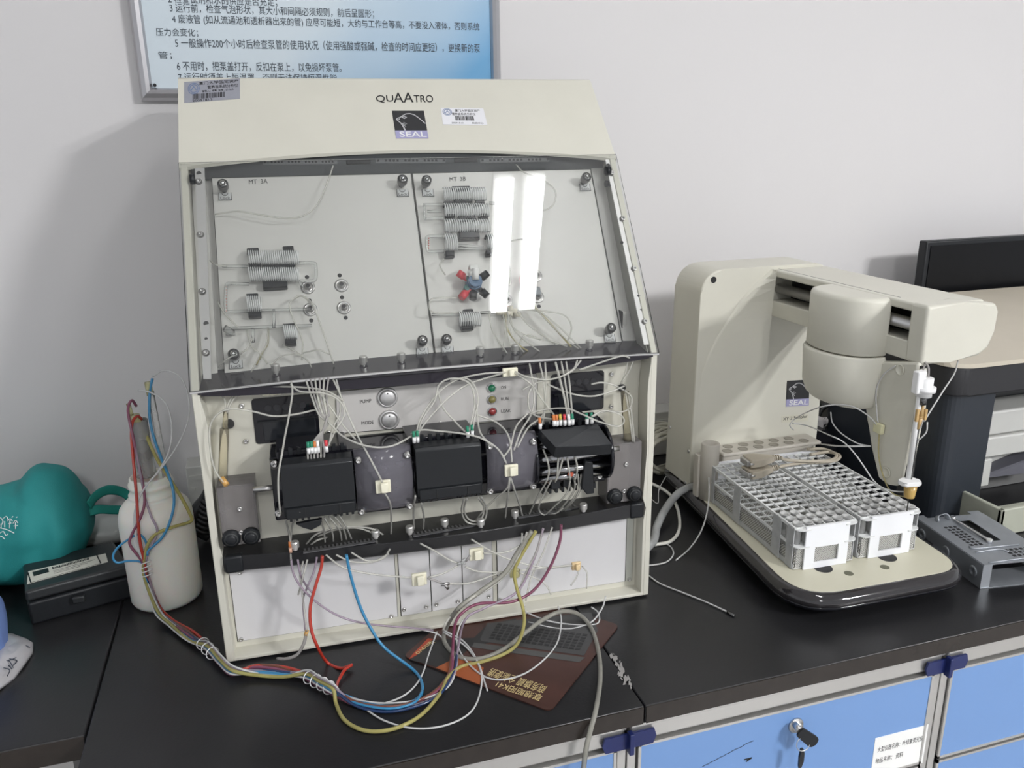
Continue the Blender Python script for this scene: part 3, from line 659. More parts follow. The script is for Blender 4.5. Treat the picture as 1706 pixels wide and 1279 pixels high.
# rollers
b = MB(); RC = Vector((0, -.016, .236))
for k in range(11):
    th = 2*math.pi*k/11; c = RC+Vector((0, math.cos(th), math.sin(th)))*.028
    b.cyl((.392, c.y, c.z), (.486, c.y, c.z), .0055, n=16)
b.each('roller', mat('roller_steel', (.42, .42, .43), .16, 1), PUMP)
b = MB(); b.cyl((.085, RC.y, RC.z), (.487, RC.y, RC.z), .021, n=32); b.cyl((.3885, RC.y, RC.z), (.392, RC.y, RC.z), .036, n=40); b.cyl((.486, RC.y, RC.z), (.490, RC.y, RC.z), .036, n=40); b.obj('rotor', BLACKG, PUMP)
b = MB(); b.cyl((.055, -.012, .2345), (.085, -.012, .2345), .0035, n=16); b.cyl((.488, -.012, .2345), (.512, -.012, .2345), .0035, n=16); b.each('drive_shaft', STEEL, PUMP)
def platen(q, name='platen_cover', wig=True):
    """closed black pump cover: front face with a lower lip and a row of small lugs"""
    x0 = (q[0].x+q[3].x)/2; x1 = (q[1].x+q[2].x)/2; z1 = (q[0].z+q[1].z)/2; z0 = (q[2].z+q[3].z)/2
    b = MB(); zl = z0+(z1-z0)*.24
    prof = [(-.052, z0+.003), (-.054, zl-.001), (-.053, zl), (-.0515, z1-.004), (-.048, z1), (-.030, z1+.001), (-.030, z0+.003)]
    b.prism([(x0, y, z) for y, z in prof], (x1-x0, 0, 0), .0008, 1)
    b.box((x0+.002, -.0555, z0+.001), (x1-.001, -.051, zl-.0015), .0008, 1)
    for k in range(4): b.box((x0+.005+k*.0065, -.050, z0-.004), (x0+.008+k*.0065, -.044, z0+.004))
    for k in range(4): b.box((x1-.025+k*.0065, -.050, z0-.004), (x1-.022+k*.0065, -.044, z0+.004))
    o = b.obj(name, BLACK, PUMP)
    b = MB(); xm = x1-.018; b.box((xm-.0008, -.0562, z0+.002), (xm+.0008, -.055, zl-.003)); b.box((x0+.0225, -.0562, z0+.002), (x0+.0235, -.055, zl-.003)); b.each('lip_slot', DARK, o)
    return o
C1 = platen([I(x, y, -.052) for x, y in [(468, 776), (586, 764), (595, 852), (473, 866)]])
b = MB()
for k in range(9): b.box((.402+k*.0085, -.032, .192), (.405+k*.0085, -.018, .199))
b.each('serration', BLACK, PUMP)
b = MB(); b.prism([(.100, -.048, .201), (.130, -.048, .203), (.128, -.048, .196), (.117, -.048, .191), (.108, -.048, .195)], (0, .006, 0), .0005, 1); b.obj('latch', BLACK, C1)
C2 = platen([I(x, y, -.052) for x, y in [(690, 748), (797, 738), (808, 820), (698, 834)]])
# third cover, lifted
q = [I(x, y, d) for x, y, d in ((899, 716, -.045), (995, 705, -.045), (1020, 740, -.066), (926, 745, -.066))]
b = MB(); b.hexa(q, [v+Vector((0, .006, -.007)) for v in q], .0008, 1)
z_ = -.0145
lip = [(v.x, v.y, v.z) for v in (q[3], q[2])]; b.hexa([lip[0], lip[1], (lip[1][0], lip[1][1]+.004, lip[1][2]+z_), (lip[0][0]-.0, lip[0][1]+.004, lip[0][2]+z_)], [(lip[0][0], lip[0][1]+.008, lip[0][2]), (lip[1][0], lip[1][1]+.008, lip[1][2]), (lip[1][0], lip[1][1]+.012, lip[1][2]+z_), (lip[0][0], lip[0][1]+.012, lip[0][2]+z_)], .0006, 1)
b.hexa([q[0], q[3], q[3]+Vector((-.001, .004, -.014)), q[0]+Vector((-.001, .006, -.012))], [q[0]+Vector((.003, 0, 0)), q[3]+Vector((.003, 0, 0)), q[3]+Vector((.003, .004, -.014)), q[0]+Vector((.003, .006, -.012))])
C3 = b.obj('raised_platen_cover', BLACK, PUMP)
b = MB(); b.box((.412, -.036, .199), (.424, -.026, .212), .001); b.box((.428, -.036, .200), (.438, -.026, .214), .001)
b.prism([I(975, 768, -.05), I(988, 770, -.05), I(990, 822, -.05), I(978, 824, -.05), I(969, 812, -.05)], (0, .008, 0), .001, 1); b.obj('cassette', BLACK, PUMP)
b = MB(); b.cyl(I(951, 789, -.042), I(951, 789, -.046), .0035, n=16); b.obj('red_marker', mat('orange_red', (.50, .08, .03), .5), PUMP)
# smoky guards with screws
def guard(pts, d, m=SMOKE, curved=True):
    q = [I(x, y, d) for x, y in pts]; x0 = (q[0].x+q[3].x)/2; x1 = (q[1].x+q[2].x)/2; z1 = (q[0].z+q[1].z)/2; z0 = (q[2].z+q[3].z)/2
    b = MB(); zc = (z0+z1)/2; hz = (z1-z0)/2; last = None
    for i in range(15):
        s_ = -1+2*i/14; z = zc+hz*s_; y = d-.018*math.sqrt(max(0, 1-(s_*.97)**2)) if curved else d
        R = b.vs([(x0, y, z), (x1, y, z), (x1, y+.003, z), (x0, y+.003, z)])
        if last:
            for k in range(4): b.f([last[k], last[(k+1) % 4], R[(k+1) % 4], R[k]], k in (0, 2))
        else: b.f(R[::-1])
        last = R
    b.f(last); o = b.obj('smoky_guard', m, PUMP)
    for xx in (x0+.0045, x1-.0045):
        for z_ in (z0+.005, z1-.010):
            s_ = (z_-zc)/hz; y = d-.018*math.sqrt(max(0, 1-(s_*.97)**2)) if curved else d
            put(SC, TR((xx, y-.001, z_), (0, -1, 0)), o)
    return o
G1 = guard([(589, 746), (682, 738), (687, 840), (594, 855)], -.030); G2 = guard([(802, 725), (888, 716), (891, 808), (811, 820)], -.030)
put(SC, TR(I(457, 773, -.030), (0, -1, 0)), PUMP); put(SC, TR(I(464, 855, -.030), (0, -1, 0)), PUMP); put(SC, TR(I(998, 793, -.030), (0, -1, 0)), PUMP); put(SC, TR(I(995, 772, -.030), (0, -1, 0)), PUMP)
b = MB(); b.cyl(I(455, 764, -.01), I(457, 776, -.026), .0045, n=16); b.obj('post', GREYM, PUMP)
def block(px, py, d, s_=.018, parent=AN, m=PADW, pw=1.0):
    c = I(px, py, d); b = MB(); b.box((c.x-s_/2*pw, d-.004, c.z-s_*.45), (c.x+s_/2*pw, d, c.z+s_*.45), .0008, 1); b.box((c.x-s_*.2, d-.009, c.z-s_*.35), (c.x+s_*.3, d-.004, c.z+s_*.35), .0012, 1); return b.obj('tube_clip', m, parent)
block(638, 809, -.0495, .0175, G1); block(851, 782, -.0495, .0165, G2)
# smoky side boxes with feet knobs
def sidebox(pts, d0, d1):
    q = [I(x, y, d0) for x, y in pts]; x0 = (q[0].x+q[3].x)/2; x1 = (q[1].x+q[2].x)/2; z1 = (q[0].z+q[1].z)/2; z0 = (q[2].z+q[3].z)/2
    b = MB(); t = .003
    b.box((x0, d0, z0), (x1, d0+t, z1), .0008, 1); b.box((x0, d0+t, z0), (x0+t, d1, z1)); b.box((x1-t, d0+t, z0), (x1, d1, z1)); b.box((x0+t, d0+t, z1-t), (x1-t, d1, z1))
    o = b.obj('smoky_side_box', SMOKEL, AN); put(SCW, TR(((x0+x1)/2+.002, d0-.0003, z1-.030), (0, -1, 0)), o)
    for xx in (x0+.010, x1-.010):
        b = MB(); b.lathe([(.0105, 0), (.0105, .005), (.0075, .006), (.006, .009), (.0045, .010), (0, .010)], (xx, d0, z0+.011), (0, -1, 0), 28); k = b.obj('rubber_knob', BLACK, o)
        b = MB(); b.lathe([(.0088, .0052), (.0075, .0072), (.0062, .0072), (.0062, .0052)], (xx, d0, z0+.011), (0, -1, 0), 28); b.obj('knob_ring', mat('black_soft', (.03, .032, .033), .6), k)
    put(SCW, TR(((x0+x1)/2, d0-.0003, z0+.016), (0, -1, 0)), o)
    return o
sidebox([(362, 812), (424, 805), (434, 902), (371, 912)], -.004, .0300); sidebox([(1010, 741), (1066, 736), (1070, 833), (1014, 838)], -.004, .0300)

# ---- tube tray ----
def tray():
    b = MB(); last = None
    for i in range(N+1):
        t = i/N; a = .0112+(WA-.0240)*t; y0 = -.003-.022*math.sin(math.pi*t); h = .021 - .004*math.sin(math.pi*t)
        zt = .1485
        R = b.vs([(a, y0+.002, zt-h), (a, y0, zt-h+.002), (a, y0, zt-.001), (a, y0+.001, zt), (a, .0300, zt+.002), (a, .0300, zt-.003), (a, y0+.006, zt-.006), (a, y0+.006, zt-h)])
        if last:
            for k in range(8): b.f([last[k], last[(k+1) % 8], R[(k+1) % 8], R[k]])
        else: b.f(R[::-1])
        last = R
    b.f(last); return b.obj('tube_tray', mat('tray_black', (.014, .014, .016), .32), AN)
TRY = tray()
b = MB(); b.box((.0125, -.0075, .1275), (.0345, .004, .150), .003); b.box((WA-.0345, -.0075, .1275), (WA-.0145, .004, .150), .003); b.each('tray_end_cap', BLACK, TRY)
def tray_comb(px0, py0, px1, py1, n_):
    A = toL(onp(px0, py0, FL+Vector((0, 0, .1490)), Vector((0, 0, 1)))); B = toL(onp(px1, py1, FL+Vector((0, 0, .1490)), Vector((0, 0, 1))))
    A.z = B.z = .1492; d = B-A; L_ = d.length; M = frame(A, d, Vector((0, 0, 1)).cross(d)); b = MB(M)
    b.box((0, -.004, 0), (L_, .0005, .0012))
    for i in range(n_): b.box((L_*(i+.25)/n_, .001, 0), (L_*(i+.75)/n_, .007, .0012))
    b.obj('tube_comb', mat('comb_tray_grey', (.10, .10, .105), .4), TRY)
tray_comb(505, 920, 625, 901, 18); tray_comb(688, 893, 790, 875, 16); tray_comb(862, 862, 962, 845, 16)
for x, y in ((492, 912), (626, 893), (683, 886), (858, 859), (972, 848), (741, 874), (801, 874)):
    q = toL(onp(x, y+3, FL+Vector((0, 0, .150)), Vector((0, 0, 1)))); put(NUT, TR((q.x, min(q.y, .024), .1495)), TRY)

# ---- lower cover plates ----
LDp = .0215
plates = [[(380, 942), (660, 905), (658, 1031), (397, 1071)], [(664, 912), (713, 905), (719, 1009), (667, 1019)], [(715, 905), (767, 899), (771, 1000), (720, 1008)], [(769, 899), (818, 893), (822, 990), (772, 999)], [(828, 889), (1044, 862), (1041, 972), (830, 1004)], [(1045, 858), (1056, 849), (1053, 970), (1042, 972)]]
for k, pl_ in enumerate(plates):
    b = MB(); q = [I(x, y, LDp) for x, y in pl_]; x0 = (q[0].x+q[3].x)/2; x1 = (q[1].x+q[2].x)/2; z0 = .0165; z1 = .1285
    if k == 5: z1 = .1365
    b.box((x0, LDp, z0), (x1, LDp+.0015, z1), .0004, 1); o = b.obj('cover_plate' if k < 5 else 'end_strip', PANELW if k < 5 else mat('strip_green_grey', (.52, .53, .48), .4), AN)
    b = MB(); b.box((x0-.0008, LDp+.0013, z0-.0008), (x1+.0008, LDp+.0019, z1)); b.obj('plate_seam', SEAM, o)  # dark seam sheet just behind the plate, showing round its edge
    cs = {0: ((400, 953), (402, 1065), (652, 1026)), 1: ((668, 918), (706, 912), (673, 1015), (710, 1010)), 2: ((722, 910), (759, 905), (727, 1006), (763, 1001)), 3: ((775, 902), (811, 898), (778, 998), (814, 993)), 4: ((834, 998), (833, 890)), 5: ((1050, 858), (1048, 965))}[k]
    for i, (x, y) in enumerate(cs):
        if k == 0 and i == 0: SCW.parent = o; SCW.matrix_local = TR(I(x, y, LDp), (0, -1, 0)); continue
        put(SCW, TR(I(x, y, LDp), (0, -1, 0)), o)

# ======================= framed notice on the wall =======================
YS = 1.437
SG = thing('wall_notice', 'silver-framed blue Chinese notice board on the wall behind the analyser', 'notice board', (0.132, YS, .687))
def sg(px, py, y=YS): q = Y(px, py, y); return Vector((q.x-.132, 0, q.z-.687))
xl = sg(234.5, 160).x; xr = sg(834, 100).x; zt = .40; zb = 0; fw = .0185
b = MB()
prof = [(0, 0), (.004, -.010), (.010, -.013), (.0155, -.010), (.0185, -.004)]
def fr_side(p0, p1, inn):
    b = MB(); d = (Vector(p1)-Vector(p0)); L_ = d.length; d.normalize(); inn = Vector(inn); A = []; Bq = []
    for o_, y_ in prof + [(fw, .010), (0, .010)]:
        A.append(Vector(p0)+inn*o_+d*o_+Vector((0, y_, 0))); Bq.append(Vector(p1)+inn*o_-d*o_+Vector((0, y_, 0)))
    A = b.vs(A); Bq = b.vs(Bq); b.skin(A, Bq, False); b.f(A[::-1]); b.f(Bq); return b.obj('frame_side', mat('frame_metal', (.50, .49, .51), .3, .85), SG)
fr_side((xl, 0, 0), (xr, 0, 0), (0, 0, 1)); fr_side((xl, 0, 0), (xl, 0, zt), (1, 0, 0)); fr_side((xr, 0, 0), (xr, 0, zt), (-1, 0, 0)); fr_side((xl, 0, zt), (xr, 0, zt), (0, 0, -1))
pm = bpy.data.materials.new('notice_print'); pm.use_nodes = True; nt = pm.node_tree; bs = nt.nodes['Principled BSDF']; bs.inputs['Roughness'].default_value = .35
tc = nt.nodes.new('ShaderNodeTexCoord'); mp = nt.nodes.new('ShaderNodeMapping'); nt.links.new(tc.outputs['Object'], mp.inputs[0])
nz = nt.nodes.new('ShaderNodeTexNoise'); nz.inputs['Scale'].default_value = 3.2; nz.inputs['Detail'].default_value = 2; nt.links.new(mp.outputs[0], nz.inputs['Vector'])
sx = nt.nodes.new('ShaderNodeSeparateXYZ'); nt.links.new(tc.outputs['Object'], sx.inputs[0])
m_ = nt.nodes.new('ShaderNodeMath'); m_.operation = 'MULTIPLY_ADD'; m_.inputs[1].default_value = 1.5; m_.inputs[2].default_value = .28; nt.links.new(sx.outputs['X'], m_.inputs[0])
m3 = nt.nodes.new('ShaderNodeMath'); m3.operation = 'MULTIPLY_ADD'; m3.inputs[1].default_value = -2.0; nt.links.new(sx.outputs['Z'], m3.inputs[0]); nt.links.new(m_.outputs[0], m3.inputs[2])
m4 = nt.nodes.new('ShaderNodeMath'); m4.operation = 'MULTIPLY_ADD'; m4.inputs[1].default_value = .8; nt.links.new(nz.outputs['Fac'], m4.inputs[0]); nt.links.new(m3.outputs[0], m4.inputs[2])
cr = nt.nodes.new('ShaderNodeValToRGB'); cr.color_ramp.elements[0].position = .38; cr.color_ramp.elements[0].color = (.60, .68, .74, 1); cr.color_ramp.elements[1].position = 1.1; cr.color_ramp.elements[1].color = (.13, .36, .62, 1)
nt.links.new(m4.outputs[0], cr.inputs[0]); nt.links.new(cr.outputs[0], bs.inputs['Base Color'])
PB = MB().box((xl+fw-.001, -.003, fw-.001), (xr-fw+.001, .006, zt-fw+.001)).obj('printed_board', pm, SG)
def st(s, p0, p1, hpx):
    a = sg(*p0); q = sg(*p1); k = (q-a).length/math.hypot(p1[0]-p0[0], p1[1]-p0[1]); a.y = -.0033
    text(s, frame(a, (1, 0, 0), (0, 0, 1)), (q-a).length, hpx*k, mat('notice_ink', (.035, .05, .07), .5), 'lettering', PB, .0003)
st('2 检查试剂和水的供应是否充足；', (281, 7), (462, 11), 16)
st('3 运行前，检查气泡形状，其大小和间隔必须规则，前后呈圆形；', (284, 22), (623, 34), 15)
st('4 废液管 (如从流通池和透析器出来的管) 应尽可能短，大约与工作台等高，不要没入液体，否则系统', (288, 41), (798, 56), 15)
st('压力会变化；', (261, 61), (331, 63), 14)
st('5 一般操作200个小时后检查泵管的使用状况（使用强酸或强碱，检查的时间应更短），更换新的泵', (293, 80), (799, 90), 15)
st('管；', (265, 99), (287, 99), 13)
st('6 不用时，把泵盖打开，反扣在泵上，以免损坏泵管。', (296, 118), (569, 122), 15)
st('7 运行时须盖上恒温罩，否则无法保持恒温性能。', (298, 136), (566, 139), 14)
b = MB(); b.cyl((xl+fw+.004, -.0035, fw+.004), (xl+fw+.004, -.006, fw+.004), .0025, n=14); b.obj('pin', BLACK, SG)

# ======================= sampler =======================
SX0 = Z(1147, 812, .04); SY = SX0.y
SM = thing('sample_changer', 'cream robotic sampler with overhanging arm above two white tube racks', 'sampler', (.76, 1.0, 0)); so = Vector((.76, 1.0, 0))
def rel(p): return Vector(p)-so
def rounded(pts, rads, n=7):
    out = []; N_ = len(pts)
    for i, p in enumerate(pts):
        p = Vector((p[0], p[1], 0)); a = Vector((*pts[i-1][:2], 0)); c = Vector((*pts[(i+1) % N_][:2], 0)); r = rads[i]
        if r == 0: out.append(p); continue
        u = (a-p).normalized(); v = (c-p).normalized(); ang = u.angle(v); t = r/math.tan(ang/2); A = p+u*t; Bq = p+v*t
        for k in range(n+1):
            s_ = k/n; out.append(A.lerp(p, s_).lerp(p.lerp(Bq, s_), s_))
    return out
bp = rounded([(.632, .793), (.8955, .787), (.915, 1.02), (.935, 1.26), (.682, 1.26)], [.062, .048, 0, .02, .02])
def grow(pts, g, zz):
    c = sum(pts, Vector())/len(pts); out = []
    N_ = len(pts)
    for i, p in enumerate(pts):
        t = (pts[(i+1) % N_]-pts[i-1]).normalized(); nrm = Vector((t.y, -t.x, 0)); out.append(p+nrm*g+Vector((0, 0, zz)))
    return out
def rings(prof, m, name, parent=SM):
    b = MB(); last = None
    for g, z in prof:
        R = b.vs([rel(p) for p in grow(bp, g, z)])
        if last: b.skin(last, R, True)
        else: b.f(R[::-1])
        last = R
    b.f(last); return b.obj(name, m, parent)
rings([(-.010, .012), (.004, .014), (.010, .019), (.011, .023)], BLACKG, 'base_pan')
rings([(.011, .0231), (.0125, .025), (.011, .032), (.006, .038), (.001, .040)], mat('skirt_gloss', (.022, .020, .022), .07, coat=.6), 'base_skirt')
PLT = rings([(-.001, .036), (-.001, .0405)], mat('plate_cream', (.56, .54, .43), .42), 'base_plate')
b = MB()
for x, y in ((.665, .868), (.87, .83), (.70, 1.2), (.9, 1.2)): b.cyl(rel((x, y, 0)), rel((x, y, .0125)), .010, n=20)
b.each('rubber_foot', mat('grey_rubber', (.32, .33, .34), .6), SM)
b = MB()
for px, py in ((1414, 955), (1474, 944.5)):
    p = rel(Z(px, py, .0405)); b.cyl(p, p+Vector((0, 0, .0004)), .0062, n=24)
b.each('locating_hole', mat('hole_olive', (.13, .13, .09), .7), PLT)
b = MB()
for px, py in ((1371, 946), (1478, 928)):
    p = rel(Z(px, py, .0405)); b.cyl(p, p+Vector((0, 0, .0005)), .013, n=24)
b.each('recess', DARK, PLT)
TW0, TW1, TD = .6685, .9235, .088
b = MB(); r = .038; prof = []
for cx, cz, a0 in ((TW1-r, .4165-r, 0), (TW0+r, .4165-r, 90)):
    for k in range(9): a = math.radians(a0+k*11.25); prof.append((cx+r*math.cos(a), cz+r*math.sin(a)))
prof = [(TW1, .041)] + prof + [(TW0, .041)]
prof2 = [(x+(.0045 if x < .75 else 0)*(z-.04)/.37, z) for x, z in prof]
b.prism([rel((x, SY, z)) for x, z in prof2], (0, TD, 0), .003, 3); TOW = b.obj('tower', CREAM, SM)
b = MB(); p = Y(1189, 466, SY-.0005); b.cyl(rel(p), rel(p)+Vector((0, .001, 0)), .0052, n=20); b.obj('hole_plug', DARK, TOW)
# web between tower and arm
# swept gusset from the tower face to the arm
b = MB(); cur = []
for i in range(13):
    t = i/12; p = Y(1163+123*t, 0, SY)
e0 = [(1156, 800), (1159, 730), (1162, 670), (1169, 622), (1178, 595), (1192, 565), (1212, 532), (1232, 502), (1252, 479), (1270, 462), (1286, 448)]
pts = [rel(Y(x, y, SY-.0003)) for x, y in e0]
last = None
for i, p in enumerate(pts):
    t = i/(len(pts)-1); dpt = .0002+.010*t**2.2
    R = b.vs([p, (p.x+.003, p.y-dpt*.6, p.z-.002), (rel((.803, 0, 0)).x, p.y-dpt-.004, p.z-.002), (rel((.803, 0, 0)).x, p.y, p.z)])
    if last:
        for k in range(4): b.f([last[k], last[(k+1) % 4], R[(k+1) % 4], R[k]])
    else: b.f(R[::-1])
    last = R
b.f(last); b.obj('gusset', CREAM, TOW)
for px, py in ((1146.5, 741), (1122, 746), (1142, 822), (1131, 823)):
    pass
b = MB()
for y_, z_ in ((1.165, .105), (1.235, .125), (1.170, .045), (1.19, .043)): b.cyl(rel((TW0-.001, y_, z_)), rel((TW0+.002, y_, z_)), .0028, n=14)
b.each('side_screw', STEEL, TOW)
def SYm(px, py, y=None):
    q = rel(Y(px, py, y or SY)); return Vector((q.x, q.z, 0))
SMM = Matrix(((1, 0, 0, 0), (0, 0, -1, SY-so.y-.0003), (0, 1, 0, 0), (0, 0, 0, 1)))
logo(SMM, SYm, ((1311, 634), (1348, 632), (1347, 675), (1309, 677)), TOW)
b = MB(SMM); q = [SYm(*p) for p in ((1302, 693), (1346, 689), (1346, 701), (1302, 704))]; b.prism(q, (0, 0, .0003)); lb = b.obj('name_label', mat('label_cream', (.62, .60, .50), .5), TOW)
a = SYm(1304, 702); c = SYm(1344, 699.5); c2 = SYm(1304, 695); a.z = .0004
text('XY-2 Sampler', SMM @ frame(a, (1, 0, 0), (0, 1, 0)), c.x-a.x, (c2.y-a.y)*.95, INK, 'lettering', lb)
# arm
AX0, AX1, AY0, AZ0, AZ1 = .803, .906, .8335, .3345, .4112
b = MB()
b.box(rel((AX0, AY0, AZ1-.0115)), rel((AX1, SY, AZ1)), .003, 3); b.box(rel((AX0, AY0, AZ0)), rel((AX1, SY, .3605)), .0015, 2)
b.box(rel((AX0+.045, AY0, .358)), rel((AX1-.001, SY, .402))); b.box(rel((AX0, AY0, .355)), rel((AX0+.05, AY0+.004, .405)));
ARM = b.obj('arm', CREAM, SM)
b = MB(); b.box(rel((AX0+.0405, AY0+.004, .3607)), rel((AX0+.0448, SY, .3995))); b.obj('arm_bay', DARK, ARM)
b = MB(); b.cyl(rel((AX0+.016, AY0+.004, .379)), rel((AX0+.016, SY, .379)), .0085, n=24); b.obj('guide_rod', STEEL, ARM)
b = MB(); b.box(rel((AX0+.030, AY0+.004, .366)), rel((AX0+.033, SY, .3700))); b.obj('drive_belt', BLACK, ARM)
b = MB(); b.box(rel((AX0+.012, AY0+.05, AZ1-.0001)), rel((AX0+.0130, SY, AZ1+.0002))); b.obj('seam', SEAM, ARM)
# end cap
q = [(AX0-.001, AZ0-.001), (AX0+.045, AZ0-.0005), (AX1-.010, AZ0+.004), (AX1+.004, AZ0+.014), (AX1+.012, AZ0+.035), (AX1+.013, AZ1-.014), (AX1+.006, AZ1-.003), (AX0+.06, AZ1+.0015), (AX0-.001, AZ1+.0008)]
b = MB(); b.prism([rel((x, AY0-.014, z)) for x, z in q], (0, .030, 0), .0045, 3); b.obj('end_cap', CREAM, ARM)
# carriage: D-shaped head and probe arm
def dshape(y0, y1, x0, z0, z1, flare=0, n=16, taper=0):
    """bulges towards -x from the arm side"""
    cy = (y0+y1)/2; ry = (y1-y0)/2; rx = x0; return [(math.cos(math.pi*k/n), math.sin(math.pi*k/n)) for k in range(n+1)]
def dbody(prof, cy, name, m=CREAM, parent=SM, x_at=AX0):
    b = MB(); last = None; n = 22
    for z, ry, rx in prof:
        pts = [(x_at+.002, cy-ry)]
        for k in range(n+1):
            th = -math.pi/2+math.pi*k/n; cx, sy = math.cos(th), math.sin(th)
            pts.append((x_at-rx*abs(cx)**.75, cy+ry*sy))
        pts.append((x_at+.002, cy+ry))
        R = b.vs([rel((x, y, z)) for x, y in pts])
        if last: b.skin(last, R, True)
        else: b.f(R[::-1])
        last = R
    b.f(last); o = b.obj(name, m, parent); return o
HY = .951
dbody([(.3300, .063, .056), (.3315, .065, .058), (.404, .065, .058), (.4085, .063, .056), (.4105, .058, .051)], HY, 'carriage_head')
LOWB = dbody([(.250, .044, .034), (.2525, .058, .046), (.258, .062, .052), (.275, .066, .059), (.325, .067, .063), (.3285, .065, .061)], HY, 'carriage_body')
# flat blade
bl = [(1440, 602), (1530, 603), (1524, 680), (1503, 803), (1494, 810), (1478, 808), (1462, 796), (1456, 745), (1443, 700), (1441, 670)]
b = MB(); b.prism([rel(X(x, y, AX0-.004)) for x, y in bl], (.018, 0, 0), .004, 3); BLD = b.obj('probe_arm', CREAM, SM)
for x, y in ((1500, 616), (1477, 787)):
    p = rel(X(x, y, AX0-.0045)); b = MB(); b.lathe([(.0075, 0), (.0075, .0012), (.0062, .0012), (.0062, .0004), (0, .0004)], p, (-1, 0, 0), 28); b.obj('screw_cap', mat('cap_cream', (.66, .645, .56), .4), BLD)
ye = X(1530, 603, AX0).y; yb = X(1505, 800, AX0).y
b = MB(); b.box(rel((AX0-.001, yb-.0035, .150)), rel((AX0+.013, ye+.008, .333))); b.obj('slot', DARK, BLD)
rt = Y(1533, 655, .812); rb = Y(1510, 797, .812)
b = MB(); b.cyl(rel((rt.x, .812, .330)), rel((rt.x, .812, rb.z)), .0038, n=20); ROD = b.obj('guide_rod', WHITEP, BLD)
# probe holder
hp = Y(1541, 644, .808); b = MB(); c = rel(hp)
b.cyl(c+Vector((0, 0, -.013)), c+Vector((0, 0, .012)), .0095, n=24); b.cyl(c+Vector((0, 0, -.006)), c+Vector((0, 0, .000)), .0135, n=24); b.box(c+Vector((-.017, -.005, -.008)), c+Vector((-.004, .006, .022)), .002); b.obj('probe_holder', WHITEP, BLD)
b = MB(); b.cyl(c+Vector((0, 0, -.024)), c+Vector((0, 0, -.013)), .0045, n=16); b.obj('collar', GREYM, BLD)
AMB = clear('amber_plastic', (.80, .50, .16), .25, .55, (.55, .33, .10), .15)
b = MB(); b.cyl(c+Vector((0, 0, -.042)), c+Vector((.001, 0, -.024)), .0035, .0015, n=14); b.box(c+Vector((-.0085, -.002, -.047)), c+Vector((-.0045, .002, -.030)), .0008); b.box(c+Vector((.0045, -.002, -.046)), c+Vector((.0085, .002, -.031)), .0008); b.cyl(c+Vector((-.002, 0, -.058)), c+Vector((0, 0, -.040)), .0015, .0035, n=14); b.obj('probe_fitting', mat('amber', (.50, .33, .14), .35), BLD)
b = MB(); b.cyl(c+Vector((-.002, 0, -.175)), c+Vector((0, 0, -.010)), .0009, n=8); b.obj('needle', GREYM, BLD)
# rinse ring and amber cup
rp = Y(1517, 803, .806); b = MB(); c = rel(rp)
pr = rounded([(c.x-.015, c.y-.006), (c.x+.010, c.y-.011), (c.x+.013, c.y+.003), (c.x+.0, c.y+.012), (c.x-.015, c.y+.007)], [.004, .005, .005, .005, .003])
b.prism([(p.x, p.y, c.z-.003) for p in pr], (0, 0, .006), .0015, 2); b.obj('needle_guide', WHITEP, BLD)
b = MB(); b.lathe([(.0065, -.022), (.0068, -.020), (.0085, -.004), (.0, -.004)], c+Vector((.001, 0, 0)), (0, 0, 1), 20); b.obj('rinse_cup', mat('amber_cup', (.46, .30, .09), .25), BLD)
# standards rack and rinse column on the base plate
yk = 1.118; a = Y(1203, 752, yk); c = Y(1352, 735, yk)
SRT = a.z-.003; x0, x1 = a.x, c.x+.004
b = MB(); b.box(rel((x0, yk-.004, .0412)), rel((x1, yk+.036, SRT-.004)), .003); b.box(rel((x0-.001, yk-.006, SRT-.006)), rel((x1+.012, yk+.037, SRT)), .002, 2); SRK = b.obj('standards_rack', mat('grey_beige', (.50, .47, .42), .5), SM)
b = MB()
for k in range(6):
    for j in range(2):
        x = x0+.014+k*(x1-x0-.02)/5.3 + j*.012; y_ = yk+.006+j*.018
        if x < x1-.004: b.lathe([(.0085, 0), (.0088, .0005), (.0066, .0005), (.0064, .00005)], rel((x, y_, SRT)), (0, 0, 1), 20)
b.each('cup_hole_rim', mat('hole_rim', (.28, .26, .22), .5), SRK)
cc = Y(1184, 739, 1.110); b = MB(); b.lathe([(.0150, 0), (.0150, cc.z-.041), (.0142, cc.z-.0395), (.0105, cc.z-.0395), (.0095, cc.z-.052), (.004, cc.z-.052)], rel((cc.x, 1.110, .041)), (0, 0, 1), 32); b.box(rel((cc.x-.018, 1.115, .041)), rel((cc.x+.018, 1.13, cc.z-.02)), .002); b.obj('rinse_column', mat('grey_beige', (.50, .47, .42), .5), SM)
# ======================= tube racks =======================
RKM = clear('rack_plastic', (.95, .96, .95), .1, .85, (.80, .81, .81), .25); RKW = mat('rack_white', (.82, .83, .86), .4)
GRM = clear('rack_side', (.85, .86, .86), .2, .60, (.66, .67, .68), .3)
mesh_m = bpy.data.materials.new('perforated'); mesh_m.use_nodes = True; nt = mesh_m.node_tree; bs = nt.nodes['Principled BSDF']; bs.inputs['Roughness'].default_value = .5
tc = nt.nodes.new('ShaderNodeTexCoord'); mp = nt.nodes.new('ShaderNodeMapping'); mp.inputs['Rotation'].default_value = (0, 0, .785); vo = nt.nodes.new('ShaderNodeTexVoronoi'); vo.inputs['Scale'].default_value = 290; vo.inputs['Randomness'].default_value = 0
nt.links.new(tc.outputs['Object'], mp.inputs[0]); nt.links.new(mp.outputs[0], vo.inputs['Vector']); cr = nt.nodes.new('ShaderNodeValToRGB'); cr.color_ramp.elements[0].position = .36; cr.color_ramp.elements[0].color = (.14, .13, .11, 1); cr.color_ramp.elements[1].position = .44; cr.color_ramp.elements[1].color = (.55, .55, .53, 1)
